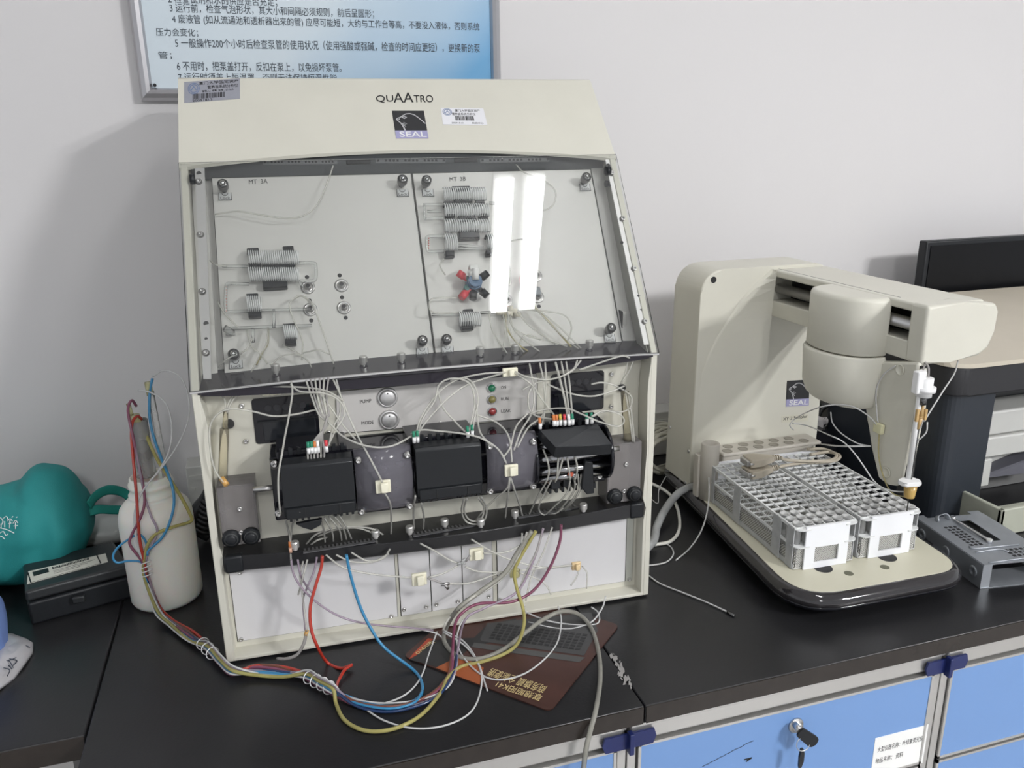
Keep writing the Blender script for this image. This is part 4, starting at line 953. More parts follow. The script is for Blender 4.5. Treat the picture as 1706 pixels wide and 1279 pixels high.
nt.links.new(vo.outputs['Distance'], cr.inputs[0]); nt.links.new(cr.outputs[0], bs.inputs['Base Color'])
def perf(name, rot, loc_):
    m = mesh_m.copy(); m.name = name
    for nd in m.node_tree.nodes:
        if nd.type == 'MAPPING': nd.inputs['Rotation'].default_value = rot; nd.inputs['Location'].default_value = loc_
    return m
PFX, PFY = perf('perforated_end', (0, .785, 0), (0, .00225, 0)), perf('perforated_side', (.785, 0, 0), (.00137, 0, 0))
CELLS, ROWS, PIT_ = 6, 15, .0158
RW, RLN, RH = .0975, .246, .063
def make_rack(label, loc, rz):
    t = thing('tube_rack', label, 'tube rack', loc, rz)
    def grid(z, th):
        b = MB(); x0 = -CELLS*PIT_/2; y0 = .004
        for i in range(CELLS+1): x = x0+i*PIT_; b.box((x-.0009, y0, z-th), (x+.0009, y0+ROWS*PIT_, z))
        for j in range(ROWS+1): y = y0+j*PIT_; b.box((x0, y-.0009, z-th), (x0+CELLS*PIT_, y+.0009, z))
        # rounded corner tabs outside the end plates
        for sx_ in (-1, 1):
            pr = rounded([(sx_*.028, -.0045), (sx_*.0495, -.0045), (sx_*.0495, .012), (sx_*.028, .012)], [.001, .011, .001, .001])
            b.prism([(p.x, p.y, z-th) for p in pr], (0, 0, .0016)); pr = [(p.x, RLN-p.y, z-th) for p in pr]; b.prism(pr, (0, 0, .0016))
            b.box((sx_*.0480-.0012, .004, z-th-.001), (sx_*.0480+.0012, RLN-.004, z+.0005))
        return b
    grid(RH, .0028).obj('top_grid', RKM, t); grid(.036, .002).obj('middle_grid', RKM, t)
    b = MB(); b.box((-.047, .001, .0005), (.047, RLN-.001, .0028)); 
    b.obj('bottom_plate', mesh_m, t)
    for y_ in (.0012, RLN-.0024):
        b = MB(frame((0, y_+.001, .003), (1, 0, 0), (0, 0, 1))); w_, h_ = .0445, .028
        for k in range(-25, 26):
            for sg_ in (1, -1):
                x0 = k*.0036; x1 = x0+sg_*h_; u0, u1 = 0.0, 1.0          # diagonal from the bottom edge to the top edge, cut at the sides
                for lim, s_ in ((w_, 1), (-w_, -1)):
                    if s_*x0 > w_ and s_*x1 > w_: u1 = -1
                    elif s_*x0 > w_: u0 = max(u0, (lim-x0)/(x1-x0))
                    elif s_*x1 > w_: u1 = min(u1, (lim-x0)/(x1-x0))
                if u1-u0 > .03: b.stroke([(x0+(x1-x0)*u0, h_*u0), (x0+(x1-x0)*u1, h_*u1)], .0007, .0008)
        b.obj('perforated_wall', mat('mesh_grey', (.68, .67, .64), .5), t)
    for x_ in (-.0462, .0452): b = MB(); b.box((x_, .003, .003), (x_+.001, RLN-.003, .024)); b.obj('perforated_wall', PFY, t)
    for y_ in (-.0030, RLN-.001):
        b = MB(); w, h, y1 = .0345, .065, y_+.0025
        b.box((-w, y_, .0), (-.0185, y1, h), 0); b.box((.0195, y_, 0), (w, y1, h)); b.box((-.0185, y_, 0), (.0195, y1, .009)); b.box((-.0185, y_, .0325), (.0195, y1, h)); b.obj('end_plate', RKW, t)
    for sx_ in (-1, 1):
        for y0, y1 in ((.004, .020), (.036, .056), (.146, .166), (.228, .243)):
            b = MB(); a, c = sorted((sx_*.0482, sx_*.0495)); b.box((a, y0, .0005), (c, y1, RH-.001)); b.obj('side_upright', GRM, t)
        b = MB(); a, c = sorted((sx_*.0470, sx_*.0482)); b.box((a, .002, .0005), (c, RLN-.002, .008)); b.obj('lower_rail', GRM, t)
    return t
r1 = Z(1337.2, 948.7, .0408); r2 = Z(1407.9, 937, .0408); r3 = Z(1446, 931.5, .0408); r4 = Z(1514, 918.6, .0408)
K1 = make_rack('left white plastic test tube rack on the sampler base, under the beige connectors', ((r1.x+r2.x)/2, .856, .0410), math.radians(-2.2))
K2 = make_rack('right white plastic test tube rack, below the sampler probe', ((r3.x+r4.x)/2, .8545, .0410), math.radians(-2.2))
CUPM = clear('cup_plastic', (.98, .98, .97), .12, .34, (.85, .85, .85), .1)
cup = MB().lathe([(.0, -.050), (.004, -.049), (.0060, -.044), (.0066, .0015), (.0074, .0018), (.0074, .0030), (.0060, .0030), (.0058, -.02)], n=20).obj('sample_tube', CUPM)
first = True
def side(n): return 'left' if n is K1 else 'right'
for K, cells in ((K1, [(i, j) for j in (0, 1) for i in range(6)] + [(i, 2) for i in (0, 1, 3)]), (K2, [(i, j) for j in (0, 1, 2) for i in range(6) if not (j == 2 and i in (1, 4))])):
    R_ = Matrix.Rotation(K.rotation_euler.z, 4, 'Z')
    for i, j in cells:
        o = cup if first else cup.copy()
        if not first: COL.objects.link(o)
        first = False
        p = R_ @ Vector(((i-2.5)*PIT_, .004+(j+.5)*PIT_, RH+.0003)); o.location = Vector(K.location)+p
        tag(o, 'clear sample tube standing in the front rows of the %s white rack' % side(K), 'sample tube', 'clear sample tubes in the %s rack' % side(K))

# beige serial cable lying on the racks
CB = mat('cable_beige', (.47, .42, .34), .5)
t = thing('serial_cable', 'beige computer cable with two plug heads lying across the tube racks', 'cable', (.74, 1.02, .104)); o0 = Vector((.74, 1.02, .104))
def plug(cpx, dpx, zz, sc=1.0, up=.0):
    c = Z(*cpx, zz); d = (Z(*dpx, zz)-c).normalized(); n_ = Vector((-d.y, d.x, 0)); M = Matrix(((d.x, n_.x, 0, c.x-o0.x), (d.y, n_.y, 0, c.y-o0.y), (0, 0, 1, zz-o0.z), (0, 0, 0, 1)))
    b = MB(M); w = .0155*sc
    b.hexa([(-.002, -w, -.0065), (.016, -w, -.0065), (.044, -.006, -.0045), (.044, .006, -.0045), (.016, w, -.0065), (-.002, w, -.0065)], [(-.002, -w, .0065), (.016, -w, .0065), (.044, -.006, .0045), (.044, .006, .0045), (.016, w, .0065), (-.002, w, .0065)], .0012, 2)
    for k in range(3): b.cyl((.045+k*.004, 0, 0), (.047+k*.004, 0, 0), .0048, n=14)
    o = b.obj('plug_body', CB, t); b = MB(M); b.box((-.0075, -w*.8, -.0045), (-.002, w*.8, .0045), .001); b.obj('plug_shell', STEEL, o)
    b = MB(M); b.each
    for s_ in (-1, 1): b.cyl((-.004, s_*w*.92, 0), (.002, s_*w*.92, 0), .0022, n=10)
    b.each('thumb_screw', STEEL, o); return M @ Vector((.058, 0, 0))
e1 = plug((1246, 787), (1292, 779), .1125); e2 = plug((1246, 768), (1296, 762), .128, .95)
def wz(pts): return [Z(x, y, z)-o0 for x, y, z in pts]
MB().tube([e1] + wz([(1310, 775, .112), (1345, 770, .111), (1380, 769, .109), (1396, 765, .108), (1398, 758, .108), (1380, 753, .108), (1350, 757, .110)]), .0026).obj('cord', CB, t)
MB().tube([e2] + wz([(1310, 766, .122), (1350, 768, .114), (1385, 766, .110), (1393, 757, .110), (1372, 748, .110), (1345, 748, .112)]), .0026).obj('cord', CB, t)

# ======================= white bottle =======================
BC = Vector((-.176, 1.139, 0)); BOT = thing('reagent_bottle', 'large milky white round plastic bottle with coloured tubes coming from its neck', 'bottle', BC)
HDPE = mat('milky_plastic', (.82, .80, .74), .42); HDPE.node_tree.nodes['Principled BSDF'].inputs['Subsurface Weight'].default_value = .35; HDPE.node_tree.nodes['Principled BSDF'].inputs['Subsurface Scale'].default_value = .02
b = MB(); b.lathe([(.040, 0), (.0455, .002), (.0478, .007), (.0480, .020), (.0485, .120), (.0478, .132), (.0445, .143), (.038, .151), (.031, .156), (.0292, .158), (.0305, .160), (.0305, .163), (.0285, .164), (.0275, .172), (.0290, .173), (.0292, .178), (.0275, .179), (.0265, .186), (.0255, .187), (.0238, .187), (.0235, .165), (.02, .150)], n=48); b.obj('bottle_body', HDPE, BOT)
b = MB(); b.lathe([(.013, .1875), (.0135, .1885), (.0118, .225), (.0118, .268), (.0108, .268), (.0108, .1885)], (-.004, 0, 0), n=28); b.obj('clear_sleeve', MILKY, BOT)
b = MB(); b.cyl((.020, .004, .16), (.016, .004, .305), .0042, n=16); b.obj('clear_rod', MILKY, BOT)
YEL = clear('yellowed_plastic', (.93, .92, .74), .15, .38, (.72, .69, .42), .2)
b = MB(); b.cyl((-.007, 0, .262), (-.007, 0, .276), .0075, .006, n=18); b.cyl((.015, .004, .300), (.014, .004, .318), .0045, n=16); b.cyl((-.011, 0, .276), (-.013, 0, .292), .0028, n=12); b.each('tube_connector', YEL, BOT)

# ======================= black case with label =======================
bx = [(-.369, 1.205), (-.346, 1.115), (-.222, 1.150), (-.255, 1.240)]
CS = thing('instrument_case', 'small black box with white printed label strip on the left worktop', 'case', (-.30, 1.18, 0)); co = Vector((-.30, 1.18, 0))
b = MB(); b.hexa([Vector((x, y, 0))-co for x, y in bx], [Vector((x, y, .034))-co for x, y in bx], .004, 3); b.obj('case_base', BLACK, CS)
gx = [((x+.30)*1.01-.30, (y-1.18)*1.01+1.18) for x, y in bx]
b = MB(); b.hexa([Vector((x, y, .036))-co for x, y in gx], [Vector((x*.985-.0045, y*.99+.0118, .052))-co for x, y in gx], .004, 3); LID = b.obj('case_lid', mat('case_lid_black', (.022, .024, .026), .35), CS)
lp = [Z(45, 973, .0525), Z(180, 936, .0525), Z(176, 922, .0525), Z(47, 952, .0525)]
b = MB(); b.prism([p-co for p in lp], (0, 0, .0004)); LBL = b.obj('label_strip', mat('label_white', (.66, .65, .58), .5), LID)
u_ = (lp[1]-lp[0]); lw_ = u_.length; v_ = lp[3]-lp[0]; Mx = frame(lp[0]-co+Vector((0, 0, .0005)), u_, v_)
b = MB(Mx); hh = v_.length*.9; b.box((.004, .001, 0), (.0055, hh, .0002)); b.box((lw_-.010, .001, 0), (lw_-.0085, hh, .0002)); b.box((.010, hh*.52, 0), (.029, hh*.92, .0002)); b.stroke([(.004, .001), (lw_-.009, .001)], .0004); b.obj('label_print', INK, LBL)
b = MB(Mx); rg = random.Random(2); xx = .034                     # line of print too small to read
while xx < lw_*.80:
    wd = rg.uniform(.0006, .0014); b.box((xx, hh*.68, 0), (xx+wd, hh*rg.uniform(.80, .90), .0002)); xx += wd+rg.uniform(.0004, .0010)
b.obj('small_print', INK, LBL)
for k in range(3):
    b = MB(Mx); b.stroke([(.034, hh*(.52-.13*k)), (lw_*(.86-.1*k), hh*(.52-.13*k))], .0003); b.obj('label_line', INK, LBL)
b = MB(); b.box((.006, -.060, .020), (.022, -.052, .030), .002); b.obj('catch', mat('case_lid_black', (.022, .024, .026), .35), CS)

# ======================= soft things at the left =======================
def blob(name, m, secs, n=40, sm=True, amp=.006, fr=9, parent=None, seed=0, off=Vector()):
    """lofted soft body: sections (centre, half width y, half height z, squareness)"""
    b = MB(); last = None
    for k, (c, ry, rz, lean) in enumerate(secs):
        pts = []
        for i in range(n):
            th = 2*math.pi*i/n; p = Vector(c)+Vector((lean*math.sin(th)*rz, math.cos(th)*ry, math.sin(th)*rz))
            nn = noise.noise(p*fr+Vector((seed, 0, 0)))+.5*noise.noise(p*fr*2.3); rr_ = noise.noise(Vector((p.x*4, p.y*4, p.z*14+seed)))
            q = p+Vector((0, math.cos(th), math.sin(th)))*amp*(nn*1.4+abs(rr_)*1.2)
            q.z = max(q.z, .001); pts.append(q-off)
        R = b.vs(pts)
        if last: b.skin(last, R, sm)
        else: b.f(R[::-1], sm)
        last = R
    b.f(last, sm); return b.obj(name, m, parent)
TEALF = mat('teal_fabric', (.014, .235, .235), .75, noise_s=8, noise_a=.10, bump=.35, bs=1200)
BGo = Vector((-.45, 1.30, 0)); BG = thing('cloth_bag', 'green-teal cloth bag with white print lying by the wall', 'bag', BGo)
yb_ = 1.275
def bgs(pxt, pyt, pxb, pyb, ry, lean=0):
    a = Y(pxt, pyt, yb_); c = Y(pxb, pyb, yb_-ry*.5); z0 = max(.0, c.z); ctr = Vector(((a.x+c.x)/2, yb_, (a.z+z0)/2)); return (ctr, ry, (a.z-z0)/2, lean)
secs = []
prof = [(157, 862, 150, 868, .005), (154, 842, 146, 888, .030), (146, 818, 134, 905, .045), (134, 796, 122, 925, .058), (112, 777, 104, 950, .068), (84, 768, 80, 975, .072), (62, 775, 62, 985, .074), (38, 800, 40, 990, .070), (8, 817, 10, 990, .066), (-30, 822, -20, 990, .07), (-70, 815, -60, 990, .07), (-110, 830, -100, 990, .04)]
for p in prof: secs.append(bgs(*p))
fine = []
for i in range(len(secs)-1):
    p0, p1, p2, p3 = secs[max(i-1, 0)], secs[i], secs[i+1], secs[min(i+2, len(secs)-1)]
    for k in range(5):
        t = k/5; cr3 = lambda a, b_, c_, d: .5*((b_*2)+(c_-a)*t+(a*2-b_*5+c_*4-d)*t*t+(b_*3-a-c_*3+d)*t**3)
        fine.append(tuple(cr3(p0[j], p1[j], p2[j], p3[j]) for j in range(4)))
fine.append(secs[-1])
BGB = blob('bag_body', TEALF, fine, 90, True, .0085, 13, BG, 3, BGo)
def yl(x, y, yy): return Y(x, y, yy)-BGo
b = MB(); b.tube([yl(148, 842, 1.27), yl(160, 826, 1.29), (yl(180, 816, 1.31)), yl(205, 820, 1.33), yl(222, 836, 1.33), yl(215, 848, 1.32), yl(190, 849, 1.30), yl(165, 848, 1.28), yl(148, 852, 1.27)], (.0075, .0012), 8, 6, flat=(0, .5, 1)); b.obj('bag_handle', mat('teal_webbing', (.012, .25, .21), .7), BG)
from mathutils.bvhtree import BVHTree
bgm = BGB.data; tree = BVHTree.FromPolygons([v.co+BGo for v in bgm.vertices], [p.vertices[:] for p in bgm.polygons])
b = MB()
for ln in (((-6, 868), (0, 862), (5, 868), (3, 874)), ((5, 864), (11, 860), (14, 866)), ((2, 872), (2, 880)), ((8, 868), (8, 878)), ((13, 868), (17, 864), (21, 868)), ((17, 866), (16, 880)), ((14, 872), (19, 871)), ((22, 872), (26, 867), (30, 871)), ((26, 870), (26, 881)), ((23, 876), (30, 875)),
           ((-6, 878), (4, 880), (14, 883), (24, 888)), ((0, 888), (6, 885), (10, 892), (14, 889)), ((-4, 892), (4, 894), (8, 898)), ((20, 862), (22, 860)), ((27, 862), (29, 861))):
    ps = []
    for x, y in ln:
        h_ = tree.ray_cast(CAM, ray(x, y).normalized())
        if h_[0] is not None: ps.append(h_[0]-BGo+h_[1]*.0004)
    if len(ps) > 1: b.tube(ps, .0007, 5, 3)
b.obj('white_print', mat('fabric_print', (.7, .74, .74), .7), BG)
WB = Vector((-.27, 1.36, 0)); WBo = blob('plastic_bag', mat('white_film', (.50, .52, .51), .35), [(Vector((-.345, 1.36, .018)), .02, .016, 0), (Vector((-.32, 1.36, .024)), .045, .022, 0), (Vector((-.29, 1.365, .025)), .05, .024, 0), (Vector((-.25, 1.37, .022)), .045, .02, 0), (Vector((-.225, 1.37, .012)), .02, .010, 0)], 30, True, .006, 22, None, 5)
tag(WBo, 'crumpled translucent white bag on the worktop behind the white bottle', 'bag')
b_o = blob('folded_cloth', mat('blue_cloth', (.16, .25, .55), .8, bump=.3, bs=900), [(Vector((-.470, 1.13, .03)), .002, .002, 0)] and [(Vector((-.358, 1.05, .034)), .012, .020, 0), (Vector((-.364, 1.05, .042)), .040, .034, 0), (Vector((-.385, 1.055, .047)), .058, .046, 0), (Vector((-.45, 1.06, .05)), .07, .049, 0), (Vector((-.52, 1.06, .05)), .07, .049, 0), (Vector((-.57, 1.06, .03)), .03, .025, 0)], 40, True, .004, 9, None, 8)
tag(b_o, 'rounded light blue cloth bundle cut off at the left edge of the photo', 'cloth bundle')
# grey wipe packet
pk = [(-40, 1068), (0, 1060), (22, 1061), (45, 1069), (56, 1076), (55, 1088), (40, 1112), (24, 1130), (0, 1150), (-40, 1180)]
b = MB(); base = [Z(x, y, .0005) for x, y in pk]; c0 = sum(base, Vector())/len(base); last = None
for s_, z_ in ((1, .0005), (1.0, .004), (.95, .007), (.8, .011), (.6, .014), (.4, .016), (.2, .018), (.02, .017)):
    R = b.vs([c0.lerp(p, s_)+Vector((0, 0, z_+.006*noise.noise(p*40+Vector((s_*6, 0, 0)))*(1-abs(s_-.6)))) for p in base])
    if last: b.skin(last, R, True)
    else: b.f(R[::-1])
    last = R
b.f(last, True); PKT = b.obj('foil_packet', mat('silver_film', (.52, .51, .53), .32, .25, bump=.5, bs=60), None); tag(PKT, 'silvery grey crumpled packet on the left worktop, cut off at the photo edge', 'packet')
for ln in (((0, 1091), (20, 1084), (34, 1088), (25, 1096), (4, 1102)), ((0, 1104), (14, 1100), (22, 1112)), ((18, 1064), (40, 1074), (50, 1078)), ((14, 1108), (20, 1114)), ((2, 1072), (14, 1070), (26, 1074)), ((6, 1112), (16, 1116), (12, 1126)), ((0, 1082), (12, 1078)), ((10, 1096), (28, 1100), (22, 1108))):
    b = MB(); b.tube([Z(x, y, .0155-.00012*max(0, x-12)) for x, y in ln], .0006, 6, 4); b.obj('printed_line', mat('film_ink', (.05, .06, .08), .5), PKT)

# ======================= mouse pad =======================
pa = [Vector(v) for v in ((.121, .888, .0004), (.262, .733, .0004), (.407, .866, .0004), (.266, 1.021, .0004))]
PDn = (pa[3]+pa[1])/2
pdm = thing('mouse_pad', 'brown and black printed mouse pad with upside-down gold lettering under the tubes', 'mouse pad', PDn)
b = MB(); pr = rounded([(p.x-PDn.x, p.y-PDn.y) for p in pa], [.010]*4, 5); b.prism([(p.x, p.y, 0) for p in pr], (0, 0, .0016)); b.obj('pad', mat('pad_brown', (.060, .024, .018), .42, noise_s=18, noise_a=.5), pdm)
def pd(px, py, h=.0018): return Z(px, py, h+.0004)-PDn
def pdp(pxs, name, m, h=.0017, parent=pdm, th=.0001):
    b = MB(); b.prism([pd(x, y, h) for x, y in pxs], (0, 0, th)); return b.obj(name, m, parent)
pdp([(713, 1063), (722, 1064), (694, 1091), (681, 1098), (688, 1089)], 'red_tab', mat('pad_red', (.42, .06, .025), .45))
pdp([(683, 1099), (694, 1092), (722, 1066), (790, 1062), (812, 1040), (860, 1030), (850, 1062), (783, 1078), (766, 1095), (752, 1117)], 'printed_black', mat('pad_black', (.018, .018, .018), .4))  # black patch in the pad print
pdp([(726, 1112), (766, 1092), (806, 1112), (799, 1140)], 'printed_orange', mat('pad_orange', (.33, .085, .025), .4), .0018)
pdp([(790, 1070), (975, 1095), (965, 1103), (786, 1078)], 'printed_laptop_edge', mat('pad_grey', (.07, .07, .068), .35), .0018)
KB = pdp([(800, 1064), (812, 1038), (985, 1020), (996, 1050), (973, 1092), (802, 1068)], 'printed_laptop', mat('pad_darkgrey', (.045, .045, .046), .35), .0018)
b = MB()
for j in range(6):
    for i in range(15):
        u = (i+.2)/15; v = (j+.2)/6; A = [pd(812, 1064), pd(828, 1037), pd(980, 1056), pd(966, 1084)]
        def q_(u, v): return A[0].lerp(A[3], u).lerp(A[1].lerp(A[2], u), v)+Vector((0, 0, .0003))
        b.prism([q_(u, v), q_(u+.05, v), q_(u+.05, v+.11), q_(u, v+.11)], (0, 0, .0001))
b.obj('printed_keyboard', mat('pad_keys', (.012, .012, .013), .4), KB)
GOLD = mat('gold_print', (.62, .50, .25), .4)
def pt(s, p0, p1, hv, hpx, parent=pdm):                          # p0 is the reading start
    a = pd(*p0); c = pd(*p1); x = c-a; x.z = 0; y = pd(*hv)-a; y.z = 0; w = x.length; y2 = y-x*(y.dot(x)/x.dot(x))
    a.z = .0020; text(s, frame(a, x, y2), w, y2.length, GOLD, 'gold_lettering', parent)
pt('联想昭阳K41', (905, 1158), (831, 1135), (901, 1169), 0); pt('商务旗舰 全能便携', (913, 1143), (820, 1113), (907, 1157), 0)
pt('lenovo', (717, 1067), (691, 1088), (723, 1072), 0)

# ======================= metal drive bracket =======================
bo = Z(1637, 971, 0); BRK = thing('drive_bracket', 'grey sheet-metal drive bracket with punched holes on the worktop at the right edge', 'bracket', bo)
MET = mat('galvanised', (.36, .38, .41), .38, .6, noise_s=30, noise_a=.2)
tA = Z(1530, 864, .038)-bo; tC = Z(1640, 941, .038)-bo; ex = Vector((.118, .010, 0)); ey = (tA-tC)
ey = Vector((ey.x, ey.y, 0)); Ln = ey.length; ey.normalize(); ex = Vector((ey.y, -ey.x, 0)); Mb = Matrix(((ex.x, ey.x, 0, tC.x), (ex.y, ey.y, 0, tC.y), (0, 0, 1, 0), (0, 0, 0, 1)))
wB = .112; HB = .038; b = MB(Mb)
xs = [0, .048, .052, .078, wB]; 
# top sheet with a long window
b.box((0, 0, HB-.001), (.052, Ln, HB)); b.box((.076, 0, HB-.001), (wB, Ln, HB)); b.box((.052, 0, HB-.001), (.076, Ln*.42, HB)); b.box((.052, Ln*.88, HB-.001), (.076, Ln, HB))
b.box((0, Ln, HB-.001), (.016, Ln+.010, HB)); b.box((wB-.020, Ln, HB-.001), (wB, Ln+.010, HB)); b.obj('top_sheet', MET, BRK)
b = MB(Mb); b.box((-.001, 0, .0005), (0, Ln*.44, HB-.001)); b.box((-.001, Ln*.44, .010), (0, Ln*.72, HB-.001)); b.box((-.001, Ln*.72, .016), (0, Ln, HB-.001)); b.box((-.012, Ln*.38, .008), (0, Ln*.74, .0095)); b.obj('side_flange', MET, BRK)
b = MB(Mb); b.box((wB, 0, .0005), (wB+.001, Ln, HB)); b.obj('side_flange', MET, BRK)
b = MB(Mb); b.box((0, .001, .0005), (.014, .002, HB-.001)); b.box((0, 0, 0.0002), (wB, Ln*.3, .0012)); b.obj('front_flange', MET, BRK)
b = MB(Mb)
for i in range(3):
    for j in range(8): b.box((.020+i*.0075, Ln*.36+j*.0082, HB+.0001), (.0248+i*.0075, Ln*.36+.0048+j*.0082, HB+.0004))
for i in range(5):
    for j in range(3): b.box((.058+i*.0082, .014+j*.0085, HB+.0001), (.063+i*.0082, .019+j*.0085, HB+.0004))
b.each('punched_hole', DARK, BRK)
b = MB(Mb)
for y_ in (Ln*.12, Ln*.52, Ln*.90): b.lathe([(.0085, 0), (.0075, .0012), (.004, .0016), (.0035, .0003), (0, .0003)], (-.0012, y_, HB*.5), (-1, 0, 0), 22)
b.each('dimple', MET, BRK)
b = MB(Mb); b.tube([(.052, Ln*.93, HB+.001), (.050, Ln*.70, HB+.004), (.054, Ln*.40, HB+.003)], .0022, 8, 6); b.cyl((.052, Ln*.93, HB), (.052, Ln*.93, HB+.005), .004, n=14); b.cyl((.054, Ln*.40, HB), (.054, Ln*.40, HB+.005), .0045, n=14); b.obj('spring_clip', CHROME, BRK)
b = MB(Mb); b.tube([(.022, Ln*.90, HB), (.024, Ln*.93, HB+.007), (.040, Ln*.95, HB+.008), (.044, Ln*.93, HB)], (.005, .0008), 8, 5, flat=(0, 1, 0)); b.obj('finger_tab', MET, BRK)
b = MB(Mb); b.tube([(.016, .052, HB+.0006), (.020, .044, HB+.0012), (.090, .044, HB+.0012)], .0012, 6, 3); b.tube([(.012, .034, HB+.0006), (.050, .036, HB+.0012), (.060, .028, HB+.0006)], .0012, 6, 3); b.tube([(.010, .004, HB+.0006), (.060, .006, HB+.001), (wB, .006, HB+.001)], .0010, 6, 3); b.each('pressed_rib', MET, BRK)

# ======================= printer =======================
PRo = Vector((1.30, 1.15, 0)); PR = thing('printer', 'large printer with dark blue-black body, cream top and grey trays behind the sampler', 'printer', PRo)
NAVY = mat('printer_navy', (.022, .027, .036), .42); NAVY2 = mat('printer_black', (.020, .020, .023), .5); LIDC = mat('printer_cream', (.50, .455, .375), .45); GRY = mat('printer_grey', (.50, .50, .48), .45); GRG = mat('tray_grey', (.42, .43, .36), .5)
pc = Z(1590, 862); px1 = 1.63; py1 = 1.30
bodyp = rounded([(1.030, .983), (1.123, .983), (1.123, 1.28), (1.030, 1.28)], [.030, .002, .01, .02])
b = MB(); b.prism([(p.x-PRo.x, p.y-PRo.y, .001) for p in bodyp], (0, 0, .219), 0); b.obj('left_pillar', NAVY, PR)
upp = rounded([(1.020, .972), (px1, .972), (px1, 1.29), (1.020, 1.29)], [.036, .01, .01, .02])
b = MB(); b.prism([(p.x-PRo.x, p.y-PRo.y, .2202) for p in upp], (0, 0, .047), .003); b.obj('upper_body', NAVY2, PR)
lidp = rounded([(1.016, .968), (px1, .968), (px1, 1.30), (1.016, 1.30)], [.050, .01, .01, .03])
b = MB(); b.hexa([(p.x-PRo.x, p.y-PRo.y, .2675) for p in lidp], [(p.x-PRo.x, (p.y-PRo.y)*.99+.004, .2725+.042*(p.y-.968)/.33) for p in lidp], 0); b.obj('scanner_lid', LIDC, PR)
b = MB(); b.box(Vector((1.124, 1.06, .001))-PRo, Vector((px1, 1.28, .2195))-PRo); b.obj('inner_body', mat('printer_inner', (.16, .16, .16), .5), PR)
b = MB(); b.box(Vector((1.124, .995, .135))-PRo, Vector((px1, 1.059, .178))-PRo, .004); b.obj('output_tray', GRY, PR)
b = MB(); b.box(Vector((1.124, .990, .098))-PRo, Vector((px1, 1.059, .134))-PRo, .003); b.obj('drawer', GRY, PR)
b = MB(); b.box(Vector((1.124, .986, .048))-PRo, Vector((1.142, 1.059, .097))-PRo, .002); b.box(Vector((1.143, 1.03, .048))-PRo, Vector((px1, 1.059, .097))-PRo); b.obj('paper_slot', GRY, PR)
b = MB(); b.hexa([Vector((1.143, 1.00, .055))-PRo, Vector((1.30, .99, .055))-PRo, Vector((1.30, 1.029, .055))-PRo, Vector((1.143, 1.029, .055))-PRo], [Vector((1.145, 1.005, .058))-PRo, Vector((1.30, .995, .095))-PRo, Vector((1.30, 1.029, .095))-PRo, Vector((1.145, 1.029, .058))-PRo], .001); b.obj('paper_guide', mat('slate', (.10, .10, .12), .4), PR)
b = MB(); y0, y1, h = .905, .985, .047; x0 = 1.085
b.box(Vector((x0, y0, .001))-PRo, Vector((px1, y0+.008, h))-PRo, .002); b.box(Vector((x0, y0, .001))-PRo, Vector((x0+.008, y1+.0, h))-PRo, .002); b.box(Vector((x0+.008, y0+.008, .001))-PRo, Vector((px1, y1, .006))-PRo); b.obj('front_tray', GRG, PR)

# ======================= monitor =======================
MO = thing('monitor', 'black computer monitor seen from the front above the printer', 'monitor', (1.55, 1.36, 0)); mo = Vector((1.55, 1.36, 0))
tl = Y(1545, 402, 1.33)
M0 = MB(); M0.box(Vector((tl.x, 1.33, .10))-mo, Vector((tl.x+.54, 1.352, tl.z))-mo, .003); M0.obj('bezel', BLACK, MO)
b = MB(); b.box(Vector((tl.x+.010, 1.3285, .12))-mo, Vector((tl.x+.53, 1.3299, tl.z-.010))-mo); b.obj('screen', mat('screen_off', (.006, .006, .007), .3, spec=.2), MO)
b = MB(); b.box(Vector((tl.x+.23, 1.353, .012))-mo, Vector((tl.x+.31, 1.37, .30))-mo, .003); b.obj('stand', BLACK, MO)
b = MB(); b.box(Vector((tl.x+.15, 1.32, .0005))-mo, Vector((tl.x+.39, 1.44, .012))-mo, .003); b.obj('stand_base', BLACK, MO)

# ======================= black power adapter box and cables behind the sampler =======================
ab = [Z(1352, 800, .0), Z(1470, 800, 0), ]
AB = thing('black_box', 'black plastic box behind the tube racks, under the sampler arm', 'box', (1.01, 1.30, 0)); ao = Vector((1.01, 1.30, 0))
b = MB(); b.hexa([Vector(v)-ao for v in ((.938, 1.20, .0005), (1.013, 1.20, .0005), (1.013, 1.32, .0005), (.938, 1.32, .0005))], [Vector(v)-ao for v in ((.941, 1.204, .060), (1.010, 1.204, .060), (1.010, 1.316, .060), (.941, 1.316, .060))], .008, 3); b.obj('lower_shell', BLACK, AB)
b = MB(); b.hexa([Vector(v)-ao for v in ((.943, 1.208, .0605), (1.008, 1.208, .0605), (1.008, 1.31, .0605), (.943, 1.31, .0605))], [Vector(v)-ao for v in ((.95, 1.22, .085), (1.0, 1.22, .085), (1.0, 1.30, .085), (.95, 1.30, .085))], .006, 3); b.obj('upper_shell', BLACKG, AB)
BCM = mat('black_cable', (.014, .014, .014), .4)
c = MB(); yv_ = 1.27
c.tube([Y(x, y, yv_) for x, y in ((1350, 755), (1370, 715), (1390, 700), (1418, 706), (1434, 735), (1420, 765), (1385, 770), (1365, 740), (1362, 700), (1372, 678), (1395, 672), (1420, 682), (1437, 710), (1440, 740))], .0055, 10, 6)
PC = c.obj('power_cable', BCM, None); tag(PC, 'looped thick black power cable behind the sampler carriage', 'cable')
p = Y(1432, 708, 1.262); b = MB(); b.box(p-Vector((.012, .006, .016)), p+Vector((.012, .006, .018)), .003); b.obj('plug', BLACK, PC)
GP = thing('grey_plug', 'pale grey strain-relieved plug behind the right edge of the sampler tower', 'plug', Y(1355, 708, 1.262)); 
